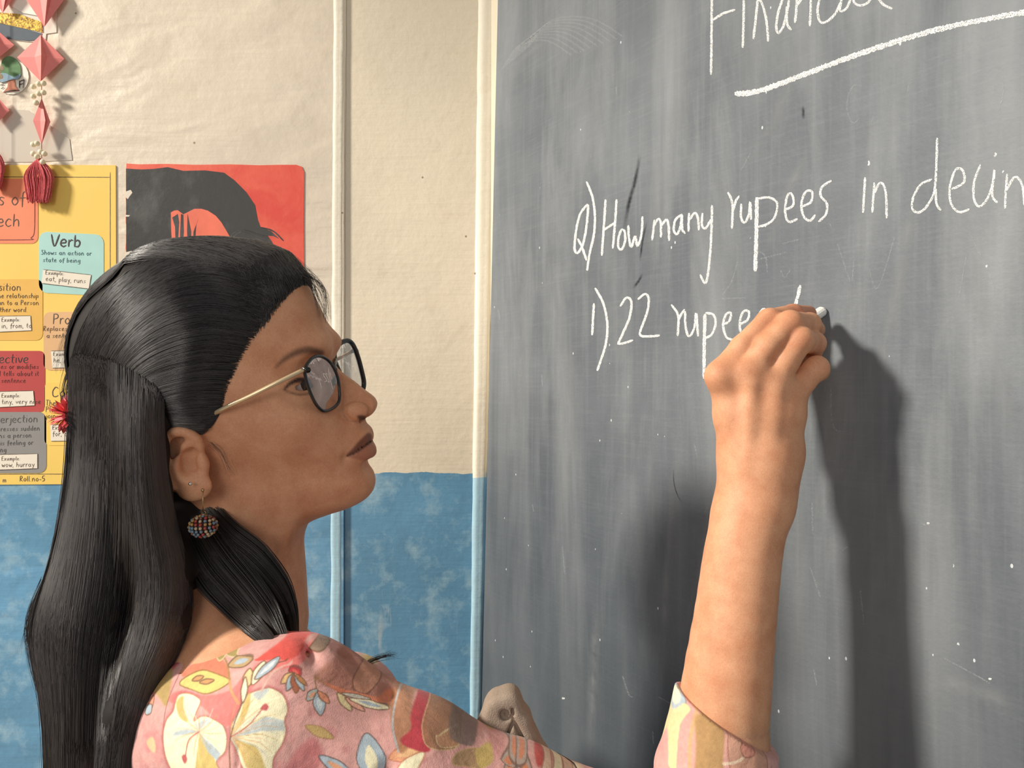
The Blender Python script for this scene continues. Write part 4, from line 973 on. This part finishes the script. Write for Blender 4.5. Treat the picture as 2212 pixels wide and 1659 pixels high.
FONT = {'a':([[(.5,.45),(.3,.6),(.08,.4),(.08,.15),(.25,0),(.42,.12),(.5,.3)],[(.5,.6),(.5,.15),(.62,0)]],.72),'b':([[(.1,1),(.1,0)],[(.1,.4),(.32,.58),(.52,.35),(.4,.04),(.1,.05)]],.66),'c':([[(.5,.5),(.28,.6),(.07,.3),(.25,0),(.52,.1)]],.62),
'd':([[(.5,1),(.5,0)],[(.5,.45),(.28,.58),(.07,.3),(.22,0),(.5,.15)]],.68),'e':([[(.08,.3),(.5,.35),(.38,.6),(.12,.5),(.08,.2),(.28,0),(.54,.1)]],.64),'f':([[(.5,.9),(.34,1),(.22,.8),(.22,-.15)],[(.02,.52),(.45,.55)]],.5),
'g':([[(.5,.5),(.28,.6),(.08,.35),(.22,.05),(.48,.25)],[(.5,.6),(.5,-.2),(.3,-.38),(.1,-.25)]],.66),'h':([[(.1,1),(.1,0)],[(.1,.35),(.32,.58),(.48,.4),(.5,0)]],.66),'i':([[(.1,.58),(.1,0)],[(.1,.82),(.12,.86)]],.28),'j':([[(.2,.58),(.2,-.2),(.02,-.35)],[(.2,.82),(.22,.86)]],.34),
'k':([[(.1,1),(.1,0)],[(.48,.55),(.12,.25),(.5,0)]],.6),'l':([[(.1,1),(.1,.05),(.2,0)]],.3),'m':([[(.1,.6),(.1,0)],[(.1,.4),(.28,.58),(.36,.35),(.36,0)],[(.36,.4),(.54,.58),(.64,.35),(.64,0)]],.8),'n':([[(.1,.6),(.1,0)],[(.1,.38),(.32,.6),(.48,.4),(.5,0)]],.66),
'o':([[(.3,.6),(.07,.32),(.28,0),(.52,.28),(.32,.6)]],.64),'p':([[(.1,.6),(.1,-.4)],[(.1,.45),(.34,.6),(.52,.32),(.34,.02),(.1,.1)]],.66),'r':([[(.1,.6),(.1,0)],[(.1,.35),(.28,.58),(.44,.52)]],.5),'s':([[(.46,.52),(.24,.6),(.12,.45),(.42,.22),(.32,.02),(.06,.06)]],.56),
't':([[(.22,.95),(.2,.1),(.36,0)],[(.02,.6),(.42,.62)]],.5),'u':([[(.08,.6),(.1,.12),(.3,0),(.46,.2),(.48,.6)],[(.48,.5),(.5,0)]],.66),'v':([[(.05,.6),(.26,0),(.48,.6)]],.58),'w':([[(.05,.6),(.18,0),(.34,.5),(.5,0),(.64,.6)]],.76),'x':([[(.05,.6),(.48,0)],[(.46,.6),(.05,0)]],.58),'y':([[(.06,.6),(.28,.15)],[(.5,.6),(.2,-.4)]],.6),
',':([[(.12,.08),(.06,-.14)]],.3),'.':([[(.1,0),(.13,.04)]],.3),':':([[(.1,.1),(.12,.14)],[(.1,.45),(.12,.49)]],.3),'-':([[(.05,.3),(.4,.3)]],.5),' ':([],.42),
'D':([[(.1,1),(.1,0)],[(.05,.98),(.5,.8),(.55,.3),(.1,.02)]],.7),'V':([[(.02,1),(.32,0),(.68,1)]],.76),'P':([[(.1,1),(.1,0)],[(.05,.98),(.45,.95),(.5,.62),(.1,.48)]],.66),'C':([[(.6,.85),(.35,1),(.06,.6),(.12,.1),(.4,0),(.64,.15)]],.76),'S':([[(.5,.9),(.25,1),(.1,.75),(.5,.35),(.35,0),(.05,.1)]],.66),'A':([[(.02,0),(.32,1),(.62,0)],[(.14,.4),(.52,.4)]],.74),
'E':([[(.5,1),(.1,1),(.1,0),(.52,0)],[(.1,.52),(.42,.52)]],.62),'I':([[(.1,1),(.1,0)]],.3),'R':([[(.1,1),(.1,0)],[(.05,.98),(.48,.9),(.4,.55),(.1,.5),(.55,0)]],.66),'N':([[(.1,0),(.1,1),(.55,0),(.55,1)]],.72),'T':([[(.02,1),(.6,1)],[(.3,1),(.3,0)]],.64),'5':([[(.5,1),(.15,1),(.1,.55),(.42,.55),(.48,.15),(.08,.02)]],.64)}
def write(name, txt, x, y, h, off, m, w=2.0, slope=0, parent=None, right=False):
    """hand lettering; x,y = left end of the base line in pixels, h = cap height in pixels"""
    rows = []; cx = 0
    tot = sum(FONT[c][1] for c in txt)*h
    x0 = x-tot if right else x
    for c in txt:
        for r in FONT[c][0]: rows.append([(x0+cx+px_*h+(.06*h*py_), y-py_*h+slope*(cx)) for px_, py_ in r])
        cx += FONT[c][1]*h
    return strokes(name, rows, m, w, off=.0003, parent=parent, fn=wall_pt(off))
INK = mat('marker_ink', (52, 42, 40), .6); INK2 = mat('faded_ink', (92, 74, 62), .7); INKB = mat('blue_ink', (70, 104, 112), .7); INKR = mat('maroon_ink', (112, 46, 44), .7); INKG = mat('grey_ink', (92, 90, 90), .7)
white_p = mat('note_paper', (232, 224, 208), .8, noise=.02, nscale=60)
pl_y = (P(120, 1045, DL)[0], DL-.0015, P(0, 1045, DL)[2])
poster = empty('grammar_chart', pl_y); tag(poster, 'yellow handmade grammar chart with coloured word cards, on left wall', 'poster')
panel('backing_sheet', [(-330,358),(100,356),(249,357),(250,360),(252,1042),(150,1046),(-330,1049)], .0005, mat('yellow_chart_paper', (240, 204, 104), .75, noise=.06, nscale=6), .001, poster)
strokes('border_line', [[(-300,382),(0,382),(238,383)],[(238,372),(238,700),(239,1035)],[(-300,1026),(60,1024),(245,1025)]], INK2, 1.4, off=.0002, parent=poster, fn=wall_pt(.0015))
cards = [('Parts of', (-230,386,82,526,14,0), (236,140,104)), ('verb', (84,500,224,632,18,.05), (172,214,208)), ('prep', (-230,603,92,735,14,0), (230,182,92)), ('pron', (94,674,300,800,14,-.01), (222,178,130)),
         ('adj', (-230,758,97,890,12,-.0), (184,72,70)), ('conj', (96,826,300,962,12,0), (240,204,104)), ('inter', (-230,890,100,1022,16,0), (142,140,138))]
cobj = {}
for k, q, col in cards:
    o = panel('word_card', rrect(*q), .0015, mat('card_'+k.replace(' ', '_').lower(), col, .8, noise=.04, nscale=30), .0005, poster); cobj[k] = o
cobj['Parts of']['label'] = 'orange heading card'; cobj['verb']['label'] = 'pale blue card headed Verb'; cobj['prep']['label'] = 'ochre card'; cobj['pron']['label'] = 'tan card'; cobj['adj']['label'] = 'dark red card'; cobj['conj']['label'] = 'yellow card'; cobj['inter']['label'] = 'grey card'
T = .0021
c = cobj['Parts of']; strokes('card_outline', [[(-200,518),(50,518),(66,514),(74,500),(75,440),(74,392)]], INKR, 1.5, off=.0002, parent=c, fn=wall_pt(T))
write('lettering', 'Parts of', 56, 443, 29, T, INK2, 2.4, parent=c, right=True); write('lettering', 'Speech', 44, 489, 27, T, INK2, 2.4, parent=c, right=True)
c = cobj['verb']; write('lettering', 'Verb', 109, 532, 26, T, INK, 3.6, .03, c); write('lettering', 'Shows an action or', 88, 550, 10.5, T, INKB, 1.6, .02, c); write('lettering', 'state of being', 92, 566, 10.5, T, INKB, 1.6, .02, c)
c = cobj['prep']; write('lettering', 'Preposition', 46, 628, 17, T, INK2, 2, 0, c, True); 
for i, t_ in enumerate(['Shows the relationship', 'of a noun to a Person', 'or another word.']): write('lettering', t_, 84-(i == 2)*24, 644+i*15, 11, T, INK2, 1.5, 0, c, True)
c = cobj['pron']; write('lettering', 'Pronoun', 113, 700, 22, T, INK2, 2.2, 0, c); write('lettering', 'Replaces a noun in', 93, 715, 11, T, INK2, 1.5, 0, c); write('lettering', 'a sentence', 100, 730, 11, T, INK2, 1.5, 0, c)
c = cobj['adj']; write('lettering', 'Adjective', 62, 784, 20, T, INK, 2.2, 0, c, True)
for i, t_ in enumerate(['Describes or modifies', 'a noun and tells about it', 'in the sentence']): write('lettering', t_, 84-(i == 2)*28, 797+i*15, 11, T, INKR, 1.6, 0, c, True)
c = cobj['conj']; write('lettering', 'Conjunction', 112, 857, 21, T, INK2, 2.2, 0, c)
for i, t_ in enumerate(['The word that', 'Places or', 'joined']): write('lettering', t_, 98, 876+i*14, 12, T, INK2, 1.5, 0, c)
c = cobj['inter']; write('lettering', 'Interjection', 82, 914, 17, T, INKG, 2, -.02, c, True)
for i, t_ in enumerate(['Expresses sudden', 'emotions a person', 'is feeling or', 'saying']): write('lettering', t_, [86, 68, 72, 14][i], 932+i*15, 11, T, INKG, 1.6, -.02, c, True)
write('lettering', 'm', 14, 1042, 11, .0015, INK2, 1.8, 0, poster, True); write('lettering', 'Roll.no-5', 42, 1040, 12, .0015, INK2, 2, 0, poster)
for k, q, t_, sl in (('verb', [(93,582),(197,594),(192,624),(90,612)], 'eat, play, runs', .06), ('prep', [(-60,684),(66,682),(68,714),(-60,720)], 'in, from, to', -.01), ('pron', [(110,758),(170,757),(170,794),(113,795)], 'he, she', 0),
                 ('adj', [(-80,848),(72,844),(75,876),(-80,884)], 'tiny, very nice', -.01), ('conj', [(108,917),(200,919),(200,952),(110,953)], 'for, and', 0), ('inter', [(-80,984),(81,980),(81,1012),(-80,1018)], 'wow, hurray', -.01)):
    o = panel('example_note', q, T, white_p, .0003, cobj[k]); t2_ = T+.0003
    xx, yy = q[0]; xx = max(xx, -2)
    write('lettering_line' if 0 else 'lettering', 'Example:', xx+5, yy+11, 9, t2_, INK2, 1.4, sl, cobj[k]); write('lettering', t_, xx+5, yy+25, 11, t2_, INK2, 1.4, sl, cobj[k])
    strokes('card_outline', [q[:2], [q[3], q[2]], [q[1], q[2]]], INK2, 1.2, off=.0002, parent=cobj[k], fn=wall_pt(t2_))
# ---- red painting
art = empty('painting', (P(465, 900, DL)[0], DL-.001, P(0, 900, DL)[2])); tag(art, 'red and black painted sheet with torn left edge, right of yellow chart', 'painting')
g = G('red_poster_paint'); n = g.noise(g.tc, 14, 5, .6, .6)
M_red = g.out(g.mix(g.rng(n, .35, .7), L4((216, 66, 48)), L4((232, 104, 78))), .45, g.bump(g.noise(g.tc, 120, 3), .0003))
g = G('black_poster_paint'); n = g.noise(g.map(g.tc, (1, 1, .6)), 22, 5, .6)
M_blk = g.out(g.mix(g.math('MULTIPLY', g.rng(n, .5, .8), .8), L4((44, 42, 40)), L4((96, 96, 94))), .42, g.bump(g.noise(g.tc, 90, 3), .0004))
r2 = np.random.default_rng(4); le = [(271+abs(r2.normal(0, 1.4)), y) for y in range(900, 355, -14)]
panel('painted_sheet', [(273,353),(300,355),(360,354),(420,356),(500,355),(560,357),(600,356),(640,356),(652,360),(657,372),(656,480),(657,600),(656,900)]+le, .0004, M_red, .0008, art)
blk = [(272,364),(304,366),(330,365),(362,361),(396,369),(443,368),(484,373),(506,389),(532,415),(551,443),(557,475),(563,491),(585,499),(603,516),(590,510),(578,509),(586,520),(596,538),(580,534),(592,560),(610,600),(620,700),(600,900),(274,900)]
panel('painted_silhouette', blk, .0012, M_blk, .0002, art)
panel('painted_glow', [(369,459),(376,455),(384,454),(396,463),(420,451),(435,451),(449,455),(466,466),(478,480),(490,500),(498,514),(488,530),(420,534),(372,540),(370,500)], .0014, mat('coral_poster_paint', (232, 112, 84), .5, noise=.10, nscale=40), .0002, art)
for q in ([(372,470),(384,462),(387,480),(383,540),(380,540),(378,490)], [(391,462),(396,464),(397,500),(394,540),(389,540),(389,500)], [(405,462),(409,480),(413,500),(412,540),(406,540),(404,500)], [(428,474),(424,484),(420,540),(416,540),(418,500)]):
    panel('painted_stroke', q, .0016, M_blk, .0001, art)
M_torn = mat('torn_paper', (226, 216, 200), .9)
for q in ([(271,414),(282,410),(286,416),(280,424),(276,430),(271,426)], [(271,464),(281,465),(278,468),(271,468)], [(271,545),(284,542),(290,546),(280,552),(276,560),(271,560)]): panel('torn_patch', q, .0014, M_torn, .0001, art)
for q in [([(563,491),(590,499),(612,520)], 3), ([(585,530),(640,560),(657,590)], 2.5)]: strokes('painted_line', [q], M_blk, 2.5, off=.0002, parent=art, fn=wall_pt(.0014))
# ---- decorations at the top left
sheet = empty('paper_scroll', P(40, 88, DL-.001)); tag(sheet, 'white paper cutout with gold glitter and navy bands, behind the garlands', 'paper decoration')
panel('paper_sheet', [(-120,-160),(124,-160),(122,70),(100,73),(98,90),(60,90),(-120,70)], .0004, mat('cutout_paper', (226, 220, 206), .7), .0006, sheet)
panel('paper_flap', [(24,-20),(95,-20),(93,26),(82,34),(50,28),(26,14)], .0012, mat('cutout_paper_white', (238, 232, 220), .6), .0012, sheet)
g = G('gold_glitter'); v = g.N.new('ShaderNodeTexVoronoi'); v.inputs['Scale'].default_value = 520; g.K.new(g.tc, v.inputs['Vector'])
vr = g.sep(v.outputs['Color'])[0]
M_glit = g.out(g.mix(vr, L4((120, 84, 40)), L4((240, 202, 92))), .35, g.bump(vr, .001)); g.b.inputs['Metallic'].default_value = .5
panel('glitter_band', [(-120,10),(0,27),(40,30),(92,48),(92,70),(60,63),(0,50),(-120,32)], .0014, M_glit, .0005, sheet)
panel('navy_band', [(-120,34),(0,51),(60,64),(90,72),(84,86),(60,88),(20,84),(-120,72)], .0014, mat('navy_card', (60, 74, 86), .6, noise=.1, nscale=60), .0004, sheet)
tg = empty('tree_badge', P(22, 205, DL-.001)); tag(tg, 'round white badge with a painted green tree, between the garlands', 'badge')
panel('badge_disc', [(22+37*math.cos(a)+3, 166+38*math.sin(a)) for a in np.arange(0, 6.28, .3)], .0006, mat('badge_paper', (232, 228, 214), .6), .0008, tg)
panel('leaf_crown', [(2,140),(6,128),(18,121),(32,126),(42,138),(45,152),(44,166),(30,170),(10,170),(-2,160)], .0016, mat('crown_green', (96, 134, 92), .8, noise=.25, nscale=120), .0010, tg, sm=3)
panel('painted_water', [(-2,160),(12,158),(30,166),(44,160),(40,170),(24,172),(4,178),(-4,174)], .0028, mat('badge_blue', (140, 170, 190), .8), .0003, tg, sm=3)
panel('tree_trunk', [(18,172),(32,172),(34,186),(42,196),(6,200),(16,188)], .0016, mat('badge_trunk', (190, 124, 100), .8), .0006, tg)
strokes('badge_mark', [[(8,199),(24,196),(42,195)],[(42,174),(42,190)],[(42,176),(52,172)],[(42,183),(50,180)],[(52,172),(50,190)],[(0,184),(8,182)],[(2,192),(8,188)],[(20,160),(26,148),(24,140)]], INK, 2.2, off=.0002, parent=tg, fn=wall_pt(.0022))
ps = panel('plastic_sheet', [(60,238),(150,300),(156,346),(60,350),(-60,350),(-60,232)], .0004, mat('milky_film', (206, 196, 182), .25), .0003); tag(ps, 'pale glossy sheet with square corner, above the yellow chart', 'paper')
M_pink = mat('pink_craft_paper', (232, 132, 126), .62, noise=.03, nscale=90); M_pearl = mat('pearl', (240, 228, 196), .22, coat=.5); M_thr = mat('maroon_thread', (206, 98, 102), .9, noise=.2, nscale=400)
def ornament(cx, y0, y1, hw, hwb=None, rot=.5, d=1.03, mid=.5, valley=.38):
    b = MB(); c = P(cx, y0*(1-mid)+y1*mid, d); R_ = hw/F*d; tp, bt = P(cx, y0, d), P(cx, y1, d); ring = []
    for k in range(8):
        a = k*math.pi/4+rot; r = R_*(1 if k % 2 == 0 else valley); ring.append(c+np.array([math.cos(a)*r, math.sin(a)*r*.32, 0]))
    b.add([tp, bt]+ring, [(0, 2+k, 2+(k+1) % 8) for k in range(8)]+[(1, 2+(k+1) % 8, 2+k) for k in range(8)]); return b
def garland(cx, orns, pearls, tassel, label, d=1.074):
    e = empty('paper_garland', P(cx, tassel[2], d)); tag(e, label, 'garland', None)
    b = MB(); b.tube([P(cx+4, -400, d), P(cx, 100, d), P(cx, tassel[1], d)], .0005, 5); b.build('string', M_thr, e)
    for q in orns: ornament(*q, d=d).build('paper_bead', M_pink, e)
    for px, py in pearls: b = MB(); b.ball(P(px, py, d-.004), .0040, 12, 8); b.build('pearl', M_pearl, e, True)
    n = 150; S = np.empty((n, 12, 3)); rr = np.random.default_rng(int(cx)+50)
    for i in range(n):
        a = rr.random()*6.28; rad = rr.random()**.5; x0, y0, y1, hw = tassel
        for j in range(12):
            t = j/11; w_ = math.sin(min(1, t*2.2)*1.57)*(1-.12*t); px = x0+math.cos(a)*rad*hw*w_+rr.normal(0, .4)+3*math.sin(t*5+a); py = y0+(y1-y0)*t*(1-.14*rr.random()*(j == 11))
            S[i, j] = P(px, py, d+math.sin(a)*rad*.006*w_)
    o = tubes('tassel', S, np.full((n, 12), .0007), M_thr, 4, e); o['kind'] = 'stuff'; return e
garland(90, [(96,-70,58,44,None,.35),(88,75,176,50,None,.22),(90,212,312,20,None,.6)],
        [(72,187),(84,181),(94,180),(72,208),(84,202),(94,200),(78,222),(72,312),(80,310),(72,332),(80,338),(88,328),(96,332),(92,350)], (84,342,440,32), 'pink folded paper garland with pearls and maroon tassel, nearer the painting')
garland(-6, [(6,-60,28,30,None,.5),(-12,60,132,42,None,.2),(-10,205,270,30,None,.3)], [(-6,140),(2,146),(-4,154),(0,165),(-6,176)], (-8,325,410,17), 'pink folded paper garland cut off by the left picture edge', d=1.075)
# ================================================================ glasses
gl = empty('eyeglasses', W(690, 880, .03)); tag(gl, 'black oval rimmed glasses with slim golden temples worn on the face', 'glasses')
M_rim = mat('black_acetate', (24, 26, 28), .22, coat=.4); M_temple = mat('champagne_metal', (232, 208, 168), .3, metal=.6)
g = G('lens_glass'); N, Kk = g.N, g.K
tr = N.new('ShaderNodeBsdfTransparent'); tr.inputs[0].default_value = (.84, .85, .87, 1); gs = N.new('ShaderNodeBsdfGlossy'); gs.inputs['Roughness'].default_value = .02
fr = N.new('ShaderNodeFresnel'); fr.inputs[0].default_value = 1.5; mx = N.new('ShaderNodeMixShader'); fm = N.new('ShaderNodeMath'); fm.operation = 'MULTIPLY'; fm.inputs[1].default_value = .4; Kk.new(fr.outputs[0], fm.inputs[0]); Kk.new(fm.outputs[0], mx.inputs[0]); Kk.new(tr.outputs[0], mx.inputs[1]); Kk.new(gs.outputs[0], mx.inputs[2])
Kk.new(mx.outputs[0], N['Material Output'].inputs[0]); M_lens = g.m
nr = [(659,796),(673,775),(689,769),(706,776),(719,791),(729,814),(733,842),(732,867),(719,882),(701,888),(689,881),(678,865),(668,842),(661,819)]
fr_ = [(722,765),(727,749),(739,739),(752,736),(763,746),(773,771),(781,801),(786,827),(782,845),(770,852),(757,846),(745,828),(734,806),(725,784)]
def rimpts(L, b0, b1):
    out = []; xs = [q[0] for q in L]; x0, x1 = min(xs), max(xs); ys = [q[1] for q in L]; ym = .5*(min(ys)+max(ys)); hh = max(ys)-min(ys)
    for x, y in L: t = (x-x0)/(x1-x0)-.55*(y-ym)/hh*.5; out.append(W(x, y, b0+(b1-b0)*t))
    return spline(out, 5, True)
for L, b0, b1, r in ((nr, .057, .013, .00125), (fr_, -.013, -.050, .0021)):
    q = rimpts(L, b0, b1); b = MB(); b.tube(list(q)+[q[0], q[1]], r, 10, cap=False, up=Vr); b.build('rim', M_rim, gl, True)
    c_ = q.mean(0); n = len(q); nn = np.cross(q[0]-c_, q[n//4]-c_); nn /= np.linalg.norm(nn); nn *= np.sign(nn @ U)
    b = MB(); V = [c_+nn*.003]+[c_+(p-c_)*.5+nn*.0022 for p in q]+list(q)
    Fs = [(0, 1+i, 1+(i+1) % n) for i in range(n)]+[(1+i, 1+n+i, 1+n+(i+1) % n, 1+(i+1) % n) for i in range(n)]; b.add(V, Fs); b.build('lens', M_lens, gl, True)
b = MB(); b.tube(spline([W(724,800,.013), W(722,788,.006), W(724,782,0), W(724,778,-.006), W(727,786,-.013)], 4), .0017, 8); b.build('bridge', M_rim, gl, True)
for s in (1, -1):
    b = MB(); b.tube([W(724, 812, .012*s), W(721, 822, .010*s), W(722, 832, .010*s)], [.0006, .0016, .0012], 8); b.build('nose_pad', M_rim, gl, True)
tpn = [W(656,799,.0595), W(600,826,.067), W(540,856,.0705), W(484,882,.0700), W(440,908,.060), W(412,935,.054)]
for s in (1, -1):
    q = [p if s > 0 else mirror(p)+U*.006+Wr*.004 for p in tpn]
    b = MB(); b.tube(spline(q, 4), .0016, 8); b.build('temple', M_temple, gl, True)
    b = MB(); b.tube([q[0]-U*.001, q[0]+U*.003, (rimpts(nr, .057, .013)[0] if s > 0 else rimpts(fr_, -.013, -.050)[25])], [.0018, .0022, .0016], 8); b.build('hinge', M_rim, gl, True)
# ================================================================ earrings
lobe = W(440, 1058, .0735)
er = empty('drop_earring', lobe); tag(er, 'round beaded multicoloured drop earring hanging from the lower earlobe', 'earring')
M_wire = mat('earring_wire', (196, 168, 120), .3, metal=.9)
sc_ = lobe[1]/F
b = MB(); b.ball(lobe+np.array([0, -.0015, 0]), .0012, 10, 8); b.build('stud', M_wire, er, True)
b = MB(); b.tube([lobe+np.array([0, -.001, 0]), lobe+np.array([0, -.0015, -26*sc_]), lobe+np.array([0, -.001, -48*sc_])], .0004, 6); b.build('ear_wire', M_wire, er, True)
cb = lobe+np.array([0, -.001, -78*sc_]); rb_ = 28*sc_
b = MB(); ring = [lobe+np.array([math.cos(a)*4*sc_, 0, math.sin(a)*4*sc_-50*sc_]) for a in np.arange(0, 6.6, .5)]; b.tube(ring, .0003, 5, cap=False); b.build('jump_ring', M_wire, er, True)
b = MB(); b.ball(cb, rb_*.86, 20, 14, (1, 1, .78)); b.build('core', mat('earring_core', (58, 42, 36), .6), er, True)
cols = [mat('glass_bead_'+n, c, .25, coat=.5) for n, c in (('red', (168, 58, 52)), ('gold', (176, 136, 76)), ('blue', (110, 134, 148)), ('cream', (196, 170, 136)), ('brown', (124, 78, 56)))]
bead0 = {}
rr = np.random.default_rng(2)
for row in range(9):
    th = math.pi*(row+.7)/9.4; nb = max(5, int(19*math.sin(th)))
    for k in range(nb):
        a = 6.283*k/nb+row*.4; pz = cb+np.array([rb_*math.sin(th)*math.cos(a), rb_*math.sin(th)*math.sin(a), rb_*.8*math.cos(th)])
        ci = int(rr.integers(0, 5))
        if ci not in bead0: bb = MB(); bb.ball((0, 0, 0), .00115, 8, 6); bead0[ci] = mesh_np('bead', bb.v, bb.f); bead0[ci].materials.append(cols[ci]); smooth(bead0[ci])
        o = bpy.data.objects.new('bead', bead0[ci]); COL.objects.link(o); o.location = pz; keep(o, er)
st1 = W(411, 1045, .0765); b = MB(); b.ball(st1, .0013, 12, 8); o = b.build('ear_stud', mat('silver_stud', (230, 228, 220), .15, metal=.9), None, True); tag(o, 'tiny silver stud on the ear behind the drop earring', 'earring')
# ================================================================ flower in the hair
fc = P(146, 897, .540)
fl_ = empty('hair_flower', fc); tag(fl_, 'coral pink fluffy flower pinned at the back of the hair', 'flower')
M_pet = [mat('coral_petal', (238, 96, 96), .7), mat('pale_petal', (248, 150, 156), .7)]
pm = []
for m_ in M_pet:
    V = [(0,0,0),(.35,.13,.02),(.35,-.13,.02),(.7,.16,.05),(.7,-.16,.05),(1,0,.03),(.5,0,.07)]
    me = mesh_np('petal', np.array(V)*.0160, [(0,2,6),(0,6,1),(1,6,3),(2,4,6),(3,6,5),(4,5,6)]); me.materials.append(m_); pm.append(me)
for k in range(84):
    v = rr.normal(0, 1, 3); v[0] -= .5; v /= np.linalg.norm(v); o = bpy.data.objects.new('petal', pm[int(rr.random() < .45)]); COL.objects.link(o)
    o.location = fc+v*.0004; q = Vector(v).to_track_quat('X', 'Z'); o.rotation_mode = 'QUATERNION'; o.rotation_quaternion = q; s_ = rr.uniform(.7, 1.0); o.scale = (s_, s_, s_); keep(o, fl_)
b = MB(); b.ball(fc, .003, 8, 6); b.build('flower_centre', M_pet[0], fl_, True)
# ================================================================ folded beige cloth behind the sleeve
def cloth(p):
    yy = p[:, 1].copy(); p = p.copy(); p[:, 1] = .5; C_ = lambda *q: [P(x, y, .5) for x, y in q]
    d = chain(p, C_((1068,1720),(1068,1600),(1076,1540)), [.0130,.0120,.0105], .01)
    d = smin(d, chain(p, C_((1078,1524),(1100,1518),(1128,1556),(1168,1640),(1185,1710)), [.0078,.0072,.0052,.0050,.006], .004), .003)
    d = smin(d, chain(p, C_((1098,1556),(1122,1650),(1130,1720)), [.0065,.011,.012], .006), .004)
    sp_ = C_(*[(1092+18*math.exp(-a*.20)*math.cos(a-.6), 1534+18*math.exp(-a*.20)*math.sin(a-.6)) for a in np.arange(.0, 8.8, .55)])
    gr = chain(p, sp_, [.0009]*len(sp_), .001)
    gr = np.minimum(gr, chain(p, C_((1106,1556),(1092,1590),(1076,1625)), [.0009,.0010,.0008], .001))
    gr = np.minimum(gr, chain(p, C_((1108,1545),(1130,1590),(1150,1640),(1160,1700)), [.0010,.0013,.0015,.0015], .001))
    gr = smax(gr, yy-.497, .002)
    d = smax(d, np.abs(yy-.505)-.012, .006)
    return smax(d, -gr, .0016)
Vc, Qc = surf(cloth, (-.045, .475, 1.12), (.04, .535, 1.26), .0011)
co = obj('folded_cloth', mesh_np('folded_cloth', Vc, Qc), mat('beige_knit', (158, 140, 124), .95, noise=.06, nscale=500, bump=.0005, bscale=1200), None, True)
tag(co, 'greyish beige cloth folded into a roll, rising behind the floral sleeve', 'cloth')
